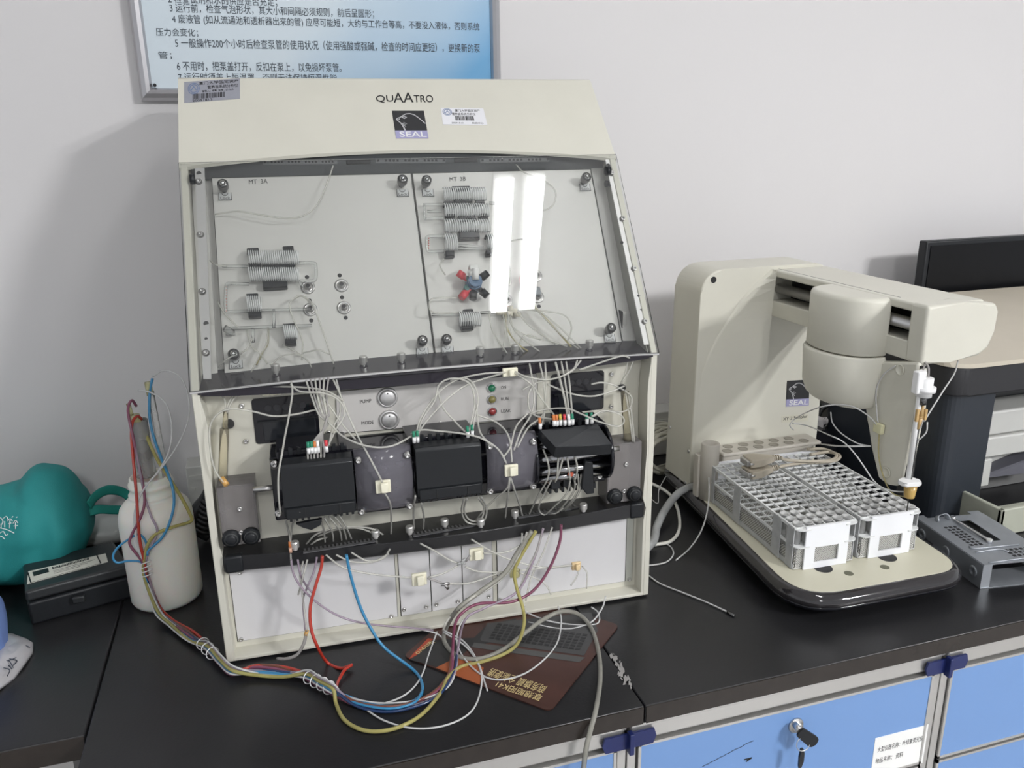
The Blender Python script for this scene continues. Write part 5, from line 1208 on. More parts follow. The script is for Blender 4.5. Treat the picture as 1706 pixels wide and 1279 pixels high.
b = MB(); b.box((-.012, -.010, -.016), (.018, .010, .016), .004, 2); b.obj('plug_body', mat('plug_grey', (.58, .56, .56), .5), GP)
b = MB()
for k in range(3): b.cyl((.019+.0035*k, 0, .006), (.021+.0035*k, 0, .006), .0075, n=18)
b.cyl((.016, 0, .006), (.030, 0, .006), .0055, n=16); b.obj('strain_relief', mat('plug_grey', (.58, .56, .56), .5), GP)
# coil of beige cable and other leads between analyser and sampler
COILM = mat('coil_cable', (.44, .43, .36), .5)
cc_ = Y(1104, 740, 1.31); b = MB()
for k in range(9):
    rz_ = random.Random(k); pts = []
    for i in range(14):
        th = 2*math.pi*i/14; rr_ = .045+.004*k*.6; pts.append(cc_+Vector((math.cos(th)*rr_*.9, (k-4)*.006+rz_.uniform(-.003, .003), math.sin(th)*rr_*.75+rz_.uniform(-.004, .004)-.012+.0)))
    for q in pts: q.z = max(q.z, .004)
    b.tube(pts, .0036, 8, 3, True)
tag(b.obj('cable_coil', COILM), 'coiled beige cable between the analyser and the sampler tower', 'cable')
def lead(pts, r, m, label, cat, name):
    o = MB().tube(pts, r, 10, 7).obj(name, m); tag(o, label, cat); return o
HOSE = clear('grey_hose', (.7, .7, .7), .3, .75, (.42, .43, .43), .25)
lead([Z(1062, 925, .02), Z(1088, 902, .012), Z(1095, 875, .012), Z(1112, 843, .02), Z(1135, 818, .035), Z(1168, 806, .050), Z(1178, 804, .055)], .0068, HOSE, 'thick grey hose curving from the analyser to the sampler base', 'hose', 'drain_hose')
lead([Z(1075, 800, .03), Z(1112, 820, .008), Z(1128, 845, .004), Z(1132, 880, .003), Z(1118, 901, .003), Z(1092, 907, .003), Z(1070, 912, .003)], .0028, mat('white_cable', (.66, .65, .60), .45), 'white cable looping on the worktop under the thick grey hose', 'cable', 'white_cable')
TT = clear('thin_tube', (.85, .85, .84), .3, .65, (.72, .72, .71), .15)
lead([Z(1070, 910, .003), Z(1095, 905, .002), Z(1114, 908, .002), Z(1122, 922, .002), Z(1110, 936, .002), Z(1085, 941, .002), Z(1068, 940, .002)], .0012, TT, 'thin clear tube making a small loop on the worktop right of the analyser', 'tube', 'thin_tube')
o = lead([Z(1080, 958, .002), Z(1100, 972, .002), Z(1135, 986, .002), Z(1175, 1002, .002), Z(1214, 1020, .002)], .0012, TT, 'thin tube with a small grey tip pointing right on the bare worktop', 'tube', 'thin_tube')
MB().cyl(Z(1212, 1019, .002), Z(1224, 1026, .002), .0022, n=10).obj('tube_tip', GREYM, o)
lead([Z(1165, 737, .115)+Vector((0, 0, 0)), Z(1177, 766, .10), Z(1181, 800, .08), Z(1180, 840, .05), Z(1170, 880, .03), Z(1150, 912, .006), Z(1126, 933, .002)], .0012, TT, 'thin clear tube hanging over the left edge of the sampler base', 'tube', 'thin_tube')
lead([Z(1082, 828, .01), Z(1096, 838, .003), Z(1098, 815, .02), Z(1112, 790, .03), Z(1120, 783, .04)], .0008, TT, 'very thin wire loop behind the thick grey hose', 'tube', 'thin_tube')
# black cable bundle behind the bottle
b = MB(); q0 = [Y(x, y, 1.30) for x, y in ((352, 820), (344, 834), (332, 848), (326, 862), (334, 880), (350, 890))]; b.tube(q0, .013, 12, 5)
for k in range(7): p = q0[1].lerp(q0[4], k/6)+Vector((.004, -.01, 0)); b.tube([p+Vector((-.010, 0, .006)), p+Vector((0, -.006, .0)), p+Vector((.012, 0, -.006))], .004, 8, 4)
tag(b.obj('cable_bundle', BCM), 'bundle of black cables behind the left side of the analyser', 'cables')

# ======================= keys =======================
kc = Y(1325, 1207, .708); KEY = thing('key_pair', 'black-headed key in the drawer lock with a second key hanging from its ring', 'keys', kc)
b = MB(); b.cyl((0, 0, 0), (0, -.010, -.001), .0042, n=16); b.obj('key_collar', STEEL, KEY)
b = MB(); M = frame((0.006, -.012, -.008), Vector((1, -.2, -.9)), Vector((.9, -.1, 1))); b.M = M
pr = rounded([(-.010, -.0065), (.020, -.0085), (.020, .0085), (-.010, .0065)], [.003, .007, .007, .003]); b.prism([(p.x, p.y, -.0016) for p in pr], (0, 0, .0032), .0008, 2); b.obj('key_head', BLACK, KEY)
b = MB(); cR = Vector((.003, -.014, -.018)); b.tube([cR+Vector((math.cos(2*math.pi*i/16)*.0095, math.sin(2*math.pi*i/16)*.002, math.sin(2*math.pi*i/16)*.0085)) for i in range(16)], .0006, 6, 2, True); b.obj('key_ring', STEEL, KEY)
b = MB(); pr = [(.000, -.024), (.0035, -.024), (.0060, -.032), (.0060, -.044), (.0035, -.052), (.0005, -.055), (-.0005, -.05), (-.0010, -.036)]; b.prism([(x, -.0155, z) for x, z in pr], (0, .003, 0), .0006, 2); b.box((.0005, -.0145, -.075), (.0035, -.0135, -.054)); b.obj('hanging_key', BLACK, KEY)

# ======================= thin tubes on the analyser =======================
def pts3(spec, d0=-.02, r=.0012, zmin=None, loc=True):
    """points (px, py[, depth]) on the analyser; ('z', px, py[, height]) on the worktop; depth carries on from the last one given"""
    out = []; d = d0
    for q in spec:
        if q[0] == 'z': w = Z(q[1], q[2], q[3] if len(q) > 3 else r+.0005)
        else:
            if len(q) > 2: d = q[2]
            l = I(q[0], q[1], d); w = FL+UX*l.x+UY*l.y+Vector((0, 0, l.z))
        w.z = max(w.z, r+.0005) if (w.y > .71) else w.z
        out.append(toL(w) if loc else w)
    return out
YT = clear('yellowed_tube', (.86, .82, .62), .2, .45, (.62, .55, .30), .15)
GT = clear('grey_tube', (.75, .73, .72), .2, .55, (.50, .48, .47), .15)
LIL = clear('lilac_tube', (.78, .70, .78), .2, .50, (.50, .42, .50), .15)
def at_(spec, r=.0012, m=CLEAR, d0=-.02, name='thin_tube', n=7):
    return MB().tube(pts3(spec, d0, r), r, n, 5).obj(name, m, AN)
# upper bay: (px, py, h) on the tilted boards
def ut(spec, r=.0010, h=.022, m=CLEAR):
    ps = [PL(x, y, h*(.35+.65*math.sin(math.pi*(i+.4)/len(spec)))) for i, (x, y) in enumerate(spec)]
    return MB().tube(ps, r, 7, 5).obj('thin_tube', m, AN)
for sp in (((555, 276), (548, 297), (535, 330), (520, 350), (500, 361), (470, 363), (430, 357), (395, 352), (358, 357)), ((350, 434), (360, 441), (378, 443)), ((518, 505), (500, 492), (484, 503), (484, 518), (494, 543), (504, 568), (503, 600)),
    ((485, 502), (502, 493), (520, 505), (530, 530), (545, 572), (556, 606)), ((364, 612), (375, 600), (390, 592), (402, 589)), ((362, 502), (375, 523), (396, 545)), ((412, 550), (418, 575), (434, 590), (446, 606)),
    ((447, 550), (446, 570), (434, 590), (418, 620)), ((450, 608), (470, 593), (495, 590), (512, 600), (519, 612)), ((447, 545), (443, 575), (432, 600)), ((421, 562), (412, 580), (395, 592)), ((470, 575), (490, 584), (512, 600)), ((505, 588), (530, 583), (550, 590)),
    ((860, 274), (873, 287), (905, 300), (925, 318), (922, 340), (905, 351), (885, 350)), ((740, 430), (733, 442), (742, 458)), ((765, 496), (722, 497), (715, 508), (718, 518), (735, 522), (765, 520)), ((868, 475), (880, 500), (912, 535), (940, 562), (965, 582)),
    ((845, 520), (855, 545), (880, 560), (918, 568), (945, 577)), ((866, 515), (900, 520), (930, 543), (968, 580)), ((846, 525), (850, 553), (866, 578), (874, 588)), ((815, 520), (820, 550), (834, 573), (846, 590)), ((870, 515), (905, 518), (940, 525), (952, 545), (945, 572)),
    ((848, 402), (875, 400), (892, 425), (891, 452)), ((850, 525), (858, 552), (885, 575), (900, 586)), ((842, 525), (846, 560), (858, 590)), ((866, 585), (868, 566), (880, 557), (900, 566)), ((843, 430), (850, 455), (846, 485), (843, 512)), ((862, 520), (885, 545), (925, 573)), ((838, 524), (842, 548), (838, 585))): ut(sp)
for sp in (((447, 548), (446, 572), (434, 592), (427, 608)), ((842, 523), (845, 548), (862, 572), (880, 585)), ((880, 500), (918, 540), (952, 578))): ut(sp, .0011, .02, YT)
# between ledge and pump
PUMPD = -.036
for sp in (((485, 636, -.004), (487, 655, -.012), (481, 695, -.022), (475, 725, -.034), (470, 755, -.050), (464, 790, -.060), (464, 822, -.060), (467, 856, -.052)),
    ((555, 632, -.003), (566, 655, -.012), (580, 690, -.02), (598, 730, -.035), (612, 755, -.052), (628, 785, -.056), (637, 803, -.056)),
    ((484, 640, -.003), (500, 652, -.014), (540, 655, -.02), (566, 668, -.02), (574, 690), (560, 715, -.028), (545, 745, PUMPD)),
    ((376, 808, -.012), (358, 782, -.010), (350, 745, -.010), (350, 710, -.008), (362, 690, -.010), (385, 681, -.014), (420, 685, -.016), (455, 693, -.018), (492, 690, -.018), (535, 680, -.012)),
    ((376, 685, .010), (374, 665, .015), (366, 655, .020)), ((376, 685, .010), (384, 665, .016), (400, 650, .022)), ((378, 688, .010), (392, 662, .016), (430, 646, .01), (480, 644, .0), (540, 650, -.01), (573, 668, -.016)),
    ((545, 700, -.024), (572, 727, -.040), (612, 743, -.050), (652, 743, -.050), (690, 724, PUMPD)), ((530, 650, -.01), (552, 680, -.016), (570, 706, -.022), (592, 732, -.04)),
    ((692, 732, PUMPD), (698, 704, -.03), (712, 678, -.024), (735, 650, -.018), (758, 634), (775, 630), (789, 640), (797, 665, -.024), (790, 700, -.03), (787, 722, PUMPD)),
    ((696, 732, PUMPD), (703, 700, -.03), (724, 668, -.026), (731, 642, -.022), (748, 631), (770, 632), (785, 643), (791, 670, -.026), (786, 700, -.03), (780, 723, PUMPD)),
    ((729, 650, -.018), (738, 678, -.02), (758, 702, -.026), (778, 722, PUMPD)), ((690, 732, PUMPD), (712, 700, -.032), (750, 660, -.026), (785, 638, -.014), (840, 621, -.006)),
    ((750, 634, -.018), (800, 623, -.014), (842, 620, -.008)), ((684, 723, -.036), (702, 716), (732, 718), (770, 722, -.045), (802, 730, -.052), (830, 748, -.057), (844, 772, -.058)),
    ((792, 690, -.02), (828, 704, -.026), (848, 728, -.045), (853, 770, -.058)), ((788, 645, -.02), (795, 690, -.022), (800, 720, -.036), (818, 742, -.052)),
    ((856, 620, -.008), (885, 640, -.014), (905, 668, -.018), (930, 700, -.030)), ((858, 619, -.008), (880, 628, -.014), (915, 632, -.018), (950, 620, -.012), (968, 600, -.004)),
    ((882, 605, -.004), (888, 640, -.014), (890, 668, -.018), (884, 692, -.024), (868, 718, -.04), (856, 750, -.055)), ((899, 604, -.004), (906, 640, -.014), (906, 688, -.02), (880, 712, -.034), (862, 745, -.055)), ((908, 603, -.004), (910, 640, -.014), (907, 686, -.02), (903, 708, PUMPD)),
    ((926, 603, -.004), (934, 635, -.02), (944, 676, -.03), (949, 700, -.042)), ((935, 602, -.004), (942, 640, -.02), (950, 700, -.042)), ((943, 602, -.004), (949, 640, -.02), (954, 700, -.042)), ((925, 603, -.004), (931, 628, -.016), (941, 668, -.03), (946, 700, -.042)),
    ((962, 600, -.004), (955, 615, -.012), (932, 628, -.018), (892, 638, -.014), (870, 650, -.012)), ((912, 640, -.016), (950, 655, -.022), (985, 660), (1015, 653), (1040, 643, -.01)), ((1049, 596, -.002), (1035, 593, -.006), (1000, 604, -.01), (965, 616, -.012)),
    ((1046, 596, .012), (1042, 620, .012), (1034, 640, .012)), ((1056, 597, .010), (1048, 618, .010), (1036, 636, .010)), ((1040, 650, -.004), (1022, 641, -.012), (1002, 637, -.014), (985, 640, -.014)),
    ((882, 690, -.024), (902, 683, -.028), (942, 680, -.040), (970, 690, -.052), (1000, 703, -.055), (1030, 710, -.04), (1040, 700), (1030, 689), (1005, 684, -.045), (985, 694, -.05)),
    ((1040, 650, -.004), (1052, 661), (1050, 678), (1035, 686), (1008, 685, -.03), (975, 700, -.045)), ((1042, 655, -.002), (1048, 690, -.002), (1054, 735, -.005)), ((1046, 655, -.002), (1052, 690, -.002), (1057, 737, -.005)),
    ((560, 632, -.003), (567, 660, -.012), (566, 690, -.016), (555, 712, -.026), (548, 742, PUMPD)), ((880, 688, -.024), (860, 710, -.034), (850, 745, -.052), (838, 762, -.056)), ((893, 636, -.014), (880, 660, -.016), (888, 690, -.022), (930, 700, -.04))): at_(sp)
for k in range(6): at_(((510+7.5*k, 634-1.2*k, -.003), (519+5*k, 660, -.012), (531+3.4*k, 690, -.020), (547-.5*k, 706-2*k, -.024), (531+1.2*k, 724, -.030), (514+5.2*k, 748, PUMPD), (513+5.4*k, 765, -.040)), .0012, GT if k % 2 else CLEAR)
block(849, 619, -.004, .012, LB, PADW, 1.6); block(452, 650, .018, .012, LB, PADW, 1.8)
# coloured stops on the pump tubes
GRN = mat('green_stop', (.02, .22, .13), .4); ORG = mat('orange_stop', (.62, .20, .06), .4)
def stop(px, py, d, m2=GRN, m1=WHITEP):
    l = I(px, py, d); b = MB(); b.cyl(l+Vector((0, 0, -.003)), l+Vector((0, -.0005, .0035)), .0021, n=10); o = b.obj('tube_stop', m1, AN)
    b = MB(); b.cyl(l+Vector((0, .001, .0036)), l+Vector((0, .003, .010)), .0019, n=10); b.obj('coloured_collar', m2, o)
for x, y, m2 in ((514, 751, GRN), (519.5, 750, GRN), (525, 750, ORG), (530, 749, WHITEP), (544, 748, REDM), (690, 733, GRN), (696, 732, GRN), (779.5, 724, GRN), (787, 722, GRN), (900, 710, ORG), (923, 705, ORG), (928, 705, ORG), (934, 704, mat('yellow_stop', (.55, .45, .08), .4)), (941, 704, REDM), (948, 704, WHITEP), (954, 703, GRN), (978, 702, GRN), (986, 701, GRN)): stop(x, y, -.047 if x > 895 else -.044, m2)
# glass debubbler columns either side
CLM = clear('column_glass', (.94, .92, .84), .2, .28, (.70, .64, .48), .08)
b = MB(); b.cyl(I(374, 714, .012), I(371, 798, .006), .0052, n=18); b.cyl(I(376, 684, .012), I(375, 714, .012), .0030, n=14); b.obj('glass_column', CLM, AN)
b = MB(); b.cyl(I(1041, 652, .010), I(1046, 734, .004), .0055, n=18); b.obj('glass_column', CLM, AN)
for p_, q_ in (((369, 796, -.006), (378, 808, -.012)),): b = MB(); b.cyl(I(*p_), I(*q_), .0034, n=14); b.obj('amber_connector', mat('amber_solid', (.60, .34, .10), .3), AN)
b = MB(); b.cyl(I(382, 706, .029), I(382, 706, .026), .0058, n=20); b.obj('panel_hole', DARK, AN)
b = MB(); b.cyl(I(1036, 646, .029), I(1036, 646, .026), .0052, n=20); b.obj('panel_hole', DARK, AN)
# pump to tray
TRD = .006
for sp in (((500, 852, -.055), (489, 868, -.030), (485, 890, -.012), (484, 912, -.006), (485, 940, -.026)), ((476, 866, -.04), (481, 885, -.02), (484, 905, -.008)),
    ((532, 862, -.04), (539, 880, -.02), (542, 908, TRD)), ((540, 862, -.04), (553, 885, -.02), (556, 906, TRD)), ((548, 860, -.04), (565, 882, -.02), (570, 905, TRD)), ((556, 858, -.04), (572, 880, -.02), (578, 903, TRD)), ((564, 856, -.04), (578, 880, -.02), (587, 902, TRD)),
    ((508, 908, .004), (530, 888, -.010), (572, 878, -.014), (618, 880, -.01), (646, 896, TRD)), ((530, 893, 0), (560, 882, -.01), (600, 880, -.012), (640, 897, TRD)), ((512, 912, .004), (528, 900, -.005), (545, 895, 0)),
    ((640, 820, -.056), (650, 838, -.045), (652, 868, -.02), (651, 895, TRD)), ((692, 826, -.055), (689, 850, -.03), (690, 885, TRD)), ((702, 838, -.05), (706, 860, -.025), (705, 885, TRD)), ((773, 830, -.045), (769, 850, -.025), (776, 868, -.012), (792, 873), (806, 868), (811, 848, -.02), (802, 828, -.042)),
    ((778, 830, -.045), (773, 848, -.025), (780, 864, -.012), (793, 868), (803, 862), (806, 845, -.02), (797, 829, -.042)), ((849, 796, -.056), (844, 814, -.05), (815, 840, -.025), (787, 873, TRD)), ((851, 796, -.056), (858, 818, -.045), (866, 842, -.02), (871, 862, TRD)), ((850, 796, -.056), (846, 826, -.04), (841, 868, TRD)),
    ((905, 748, -.045), (914, 775, -.055), (912, 798, -.05), (896, 826, -.03), (880, 860, TRD)), ((950, 800, -.045), (944, 822, -.035), (922, 845, -.015), (903, 862, TRD)), ((957, 795, -.045), (957, 815, -.038), (942, 838, -.02), (925, 856, TRD)), ((963, 790, -.045), (963, 815, -.04), (948, 840, -.02), (932, 854, TRD)), ((968, 790, -.045), (965, 818, -.04), (952, 838, -.02), (938, 853, TRD)),
    ((918, 800, -.045), (898, 842, -.02), (905, 857, -.004), (925, 855), (938, 846, -.01)), ((938, 762, -.048), (932, 785, -.052), (925, 803, -.045)), ((930, 762, -.048), (929, 783, -.052), (927, 800, -.045)), ((958, 760, -.05), (962, 780, -.052), (958, 800, -.045)), ((945, 762, -.05), (948, 782, -.052), (950, 800, -.045))): at_(sp, .0012, CLEAR)
for x, y, m2 in ((484, 916, ORG), (914, 800, ORG), (961, 790, GRN), (966, 789, GRN)): stop(x, y, -.03 if x > 500 else -.012, m2, mat('peach', (.70, .42, .30), .4) if x in (484, 914) else CLEARG)
# below the tray
U = -.030
for sp, m, r in (
    (((485, 932, U), (490, 958), (508, 985), (540, 1012), (575, 1030), (620, 1040), (690, 1046, -.035), (722, 1050, -.045)), LIL, .0013), (((496, 932, U), (500, 955), (508, 972, -.02), (521, 988)), LIL, .0013), (((528, 928, U), (523, 952), (512, 978), (505, 1000, -.012), (509, 1050, -.02)), LIL, .0013),
    (((505, 935, U), (500, 960, -.026), (505, 1000), (511, 1052, -.028)), CLEAR, .0012), (((512, 932, U), (503, 968), (497, 990, -.01)), CLEAR, .0012), (((510, 1055, -.028), (506, 1072), (495, 1090, -.03), (478, 1097, -.025), (462, 1097, -.015)), GT, .0020),
    (((543, 924, U), (572, 945), (620, 956), (684, 962, -.028)), CLEAR, .0012), (((585, 920, U), (612, 934), (638, 930), (650, 914)), CLEAR, .0012), (((560, 924, U), (585, 935), (620, 936), (648, 922)), CLEAR, .0012),
    (((713, 963, -.028), (728, 968), (736, 971)), GT, .0015), (((747, 972, -.028), (775, 972), (800, 966), (830, 955), (850, 952, -.030)), CLEAR, .0012), (((700, 905, U), (725, 918), (748, 932), (763, 938, -.028)), CLEAR, .0012), (((713, 962, -.028), (738, 955), (763, 942)), CLEAR, .0012), (((775, 944, -.028), (800, 952), (850, 953)), CLEAR, .0012),
    (((776, 935, -.028), (783, 925)), GT, .0015), (((805, 921, -.028), (832, 921), (855, 915), (885, 895)), CLEAR, .0012), (((785, 898, U), (815, 916), (850, 932), (905, 945), (953, 942, -.028)), CLEAR, .0012), (((866, 950, -.030), (900, 947), (952, 941)), CLEAR, .0012), (((965, 948, -.030), (960, 962), (951, 975)), CLEAR, .0010), (((970, 943, -.030), (978, 955), (977, 980)), CLEAR, .0010),
    (((865, 954, -.030), (890, 962), (910, 975), (918, 990)), CLEAR, .0010), (((905, 880, U), (893, 920), (878, 950), (866, 985), (874, 1010, -.04)), CLEAR, .0015), (((920, 878, U), (905, 920), (885, 962), (876, 1000, -.035)), CLEAR, .0013), (((870, 888, U), (868, 915), (862, 940), (856, 950)), CLEAR, .0012),
    (((878, 886, U), (866, 920), (850, 950), (818, 978), (775, 1003), (748, 1030, -.045), (738, 1050, -.06)), CLEAR, .0015)):
    MB().tube(pts3(sp, U, r), r, 8, 6).obj('thin_tube', m, AN)
for x, y, s_, m in ((698, 963, .019, PADW), (793, 921, .0185, PADW), (857, 953, .013, YEL), (959, 941, .0125, mat('peach_block', (.76, .58, .34), .4))): block(x, y, -.022, s_, AN, m)
for x, y, a in ((741, 973, -60), (768, 938, 40)):
    c = I(x, y, -.029); b = MB(); d = Vector((math.cos(math.radians(a)), 0, math.sin(math.radians(a))))
    b.cyl(c+Vector((-.005, 0, 0)), c+Vector((.006, 0, 0)), .0022, n=10); b.cyl(c, c+d*.008, .0022, n=10); b.obj('tee_connector', STEEL if a < 0 else CLEARG, AN)
b = MB(); b.cyl(I(512, 1049, -.026), I(509, 1058, -.028), .0024, n=12); b.obj('amber_connector', mat('amber_solid', (.60, .34, .10), .3), AN)

# ---- long coloured tubes, each a thing of its own ----
REDT = mat('red_tube', (.42, .035, .02), .25, coat=.4); BLUT = mat('blue_tube', (.035, .22, .42), .28, coat=.4); PURT = mat('purple_tube', (.20, .055, .10), .3, coat=.3); YELT = clear('yellow_tube', (.80, .76, .42), .25, .62, (.52, .47, .18), .12); HOSET = clear('clear_hose', (.80, .80, .76), .25, .50, (.46, .45, .40), .12)
BRNT = mat('brown_tube', (.16, .055, .035), .3, coat=.3); NVT = mat('navy_tube', (.012, .035, .11), .25, coat=.5); GRYT = mat('mist_tube', (.35, .35, .36), .3, coat=.3)
WTT = clear('white_thin_tube', (.9, .9, .9), .15, .78, (.66, .66, .66), .2)
def long_(spec, r, m, name, label):
    o = MB().tube(pts3(spec, U, r, None, False), r, 10, 7).obj(name, m); return tag(o, label, 'tube')
z = 'z'
BUN = [(z, 555, 1150, .010, 1), (z, 530, 1136, .010, 1), (z, 510, 1125, .008, 1), (z, 470, 1117, .006, 0), (z, 425, 1114, .006, 0), (z, 388, 1119, .007, 1), (z, 366, 1100, .008, 1), (z, 345, 1077, .009, 1), (z, 318, 1058, .006, 0), (z, 286, 1036, .007, .3), (z, 262, 1012, .018, .3)]
def bottle_pt(x, y, yy): return Y(x, y, yy)
def bundle(off, spread, head, tail, r, m, name, label):
    """one tube of the strapped bundle: head on the bench, along the straps, tail up at the bottle"""
    ps = pts3(head, U, r, None, False); a, c = off
    for i, q in enumerate(BUN):
        k = spread*.75 if q[4] == 0 else (1.2 if q[4] == .3 else .8)
        p = Z(q[1]+a*k, q[2]+c*k, q[3]); p.z = max(r+.0005, p.z+(.0012*(a+c) if q[4] == 1 else 0)); ps.append(p)
    for x, y, yy in tail: ps.append(Y(x, y, yy))
    o = MB().tube(ps, r, 10, 6).obj(name, m); return tag(o, label, 'tube')
yb1 = 1.078
bundle((2.5, -2.5), 3.0, [(537, 926, U), (535, 945), (526, 975, -.035), (517, 1010, -.040), (518, 1045, -.045), (528, 1075, -.05), (z, 545, 1103), (z, 568, 1113), (z, 586, 1107, .006), (z, 574, 1116, .006), (z, 563, 1135, .004)],
       [(246, 960, yb1), (241, 938, yb1), (233, 900, yb1), (230, 865, yb1), (227, 820, 1.085), (222, 765, 1.10), (219, 725, 1.11), (221, 702, 1.12), (229, 693, 1.13), (236, 698, 1.138)], .0020, REDT, 'red_tube', 'bright red tube dropping from the analyser tray and rising to the white bottle')
bundle((-1, 3), 3.0, [(577, 924, U), (584, 958), (600, 1010, -.035), (620, 1050, -.045), (642, 1080, -.055), (z, 688, 1115), (z, 703, 1138), (z, 699, 1160), (z, 670, 1175), (z, 628, 1175), (z, 590, 1164)],
       [(243, 962, yb1), (239, 938, yb1), (246, 918, yb1), (270, 895, 1.078), (284, 866, 1.078), (290, 835, 1.085), (285, 803, 1.095), (270, 766, 1.11), (256, 728, 1.125), (249, 690, 1.135), (250, 650, 1.14), (254, 630, 1.142)], .0019, BLUT, 'blue_tube', 'blue tube dropping from the analyser tray and rising tallest above the white bottle')
bundle((-3, -1), 3.0, [(935, 874, U), (933, 900), (921, 935, -.032), (902, 968, -.034), (880, 990, -.038), (848, 1003, -.045), (800, 1005, -.055), (773, 1018, -.065), (758, 1040, -.07), (z, 754, 1085, .012), (z, 752, 1118, .003), (z, 735, 1145), (z, 700, 1166), (z, 650, 1180), (z, 598, 1176)],
       [(245, 960, yb1), (237, 935, yb1), (217, 908, 1.08), (219, 892, 1.08), (234, 862, 1.078), (241, 835, 1.082), (237, 800, 1.09), (228, 760, 1.10), (220, 720, 1.11), (214, 692, 1.118), (214, 676, 1.125), (220, 667, 1.13), (227, 676, 1.138)], .0019, PURT, 'purple_tube', 'purple tube leaving the analyser tray at the right and ending above the white bottle')
bundle((0, 4), 3.4, [(893, 884, U), (880, 906), (866, 930), (857, 952, -.034), (861, 980, -.04), (871, 1012, -.05), (873, 1040, -.07), (z, 862, 1072, .012), (z, 838, 1090, .004), (z, 800, 1103), (z, 768, 1110), (z, 745, 1130), (z, 733, 1155), (z, 700, 1192), (z, 655, 1214), (z, 610, 1217), (z, 575, 1200), (z, 560, 1172)],
       [(241, 962, yb1), (240, 935, yb1), (247, 905, yb1), (262, 888, 1.078), (290, 877, 1.082), (318, 868, 1.10), (316, 855, 1.10), (300, 825, 1.10), (283, 798, 1.10), (262, 765, 1.12), (248, 735, 1.13), (240, 716, 1.138)], .0023, YELT, 'yellow_tube', 'yellowish tube making the lowest big loop on the black worktop')
bundle((3, 1.5), 2.6, [(905, 880, U), (890, 930), (862, 985, -.04), (808, 1012, -.055), (775, 1032, -.065), (z, 763, 1080, .010), (z, 758, 1120, .003), (z, 732, 1156), (z, 692, 1174), (z, 640, 1181), (z, 592, 1171)], [(247, 958, yb1), (243, 935, yb1), (252, 910, yb1), (262, 884, 1.078), (252, 860, 1.078), (242, 830, 1.085), (234, 790, 1.09), (228, 757, 1.10), (222, 725, 1.11)], .0016, LIL, 'lilac_tube', 'grey-lilac tube swinging to the right across the front of the white bottle')
bundle((-3.5, 2.5), 2.4, [(z, 704, 1150, .005), (z, 690, 1170, .006), (z, 650, 1180, .006), (z, 600, 1173, .006), (z, 572, 1160, .007)], [(242, 962, yb1), (238, 938, yb1), (215, 934, 1.085), (195, 937, 1.085), (188, 927, 1.085), (196, 912, 1.085), (216, 897, 1.082), (232, 890, 1.08), (243, 903, 1.08), (246, 925, 1.076)], .0015, BLUT, 'blue_tube', 'blue tube curled in a small loop between the black case and the bottle')
bundle((-1.5, -3.5), 2.2, [(z, 752, 1090, .006), (z, 748, 1122, .003), (z, 722, 1153, .003), (z, 680, 1172, .004), (z, 640, 1177, .006), (z, 595, 1170, .006), (z, 572, 1158, .008)], [(247, 962, yb1), (242, 942, yb1)], .0018, BRNT, 'brown_tube', 'dark brown tube strapped into the bundle on the worktop')
bundle((1, 1), 2.8, [(z, 762, 1085, .006), (z, 755, 1122, .003), (z, 728, 1160, .003), (z, 680, 1180, .003), (z, 635, 1185, .003), (z, 592, 1175, .004)], [(245, 962, yb1), (241, 940, yb1)], .0018, NVT, 'navy_tube', 'dark navy tube strapped into the bundle on the worktop')
bundle((4.5, 4.5), 2.2, [(z, 598, 1166, .003), (z, 570, 1155, .006)], [(243, 962, yb1), (240, 938, yb1), (229, 905, yb1), (226, 860, 1.08), (236, 820, 1.085), (264, 784, 1.09), (282, 750, 1.10), (286, 708, 1.11), (276, 672, 1.12), (252, 654, 1.13), (230, 650, 1.138)], .0011, WTT, 'white_tube', 'thin white tube arching inside the larger one above the bottle')
bundle((-4.5, 5), 2.2, [(z, 598, 1168, .002), (z, 570, 1156, .005)], [(243, 962, yb1), (239, 938, yb1), (228, 908, yb1), (224, 855, 1.082), (240, 815, 1.085), (266, 783, 1.09), (292, 748, 1.10), (311, 708, 1.11), (315, 670, 1.12), (302, 630, 1.13), (275, 617, 1.14), (254, 627, 1.145)], .0011, WTT, 'white_tube', 'thin white tube making the widest arch beside the analyser, over the bottle')
# white ties
def tie(c3, ax, r, label):
    u = Vector(ax).normalized(); v = u.orthogonal().normalized(); w = u.cross(v); b = MB()
    b.tube([Vector(c3)+(v*math.cos(2*math.pi*i/14)+w*math.sin(2*math.pi*i/14))*r+u*.0012*math.sin(2*math.pi*i/14) for i in range(14)], .0007, 6, 3, True)
    o = b.obj('plastic_tie', WHITEP); return tag(o, label, 'tie', None)
dd = Z(545, 1145, .008)-Z(512, 1126, .008)
for k, (x, y) in enumerate(((515, 1130), (526, 1136), (537, 1141), (548, 1147))):
    o = tie(Z(x, y-2, .0088), dd, .0076, 'white plastic ring binding the tube bundle in front of the analyser'); o['group'] = 'ties in front of the analyser'
for k, (x, y) in enumerate(((338, 1072), (346, 1080), (354, 1088))):
    o = tie(Z(x, y, .0088), Z(366, 1100, 0)-Z(330, 1066, 0), .0076, 'white plastic ring on the bundle just left of the analyser corner'); o['group'] = 'ties left of the analyser corner'
for k, y in enumerate((936, 943, 950, 957)):
    o = tie(Y(242+k*1.2, y, yb1), Vector((.1, -.1, -1)), .0062, 'white plastic ring around the bundle at the front of the white bottle'); o['group'] = 'ties in front of the white bottle'
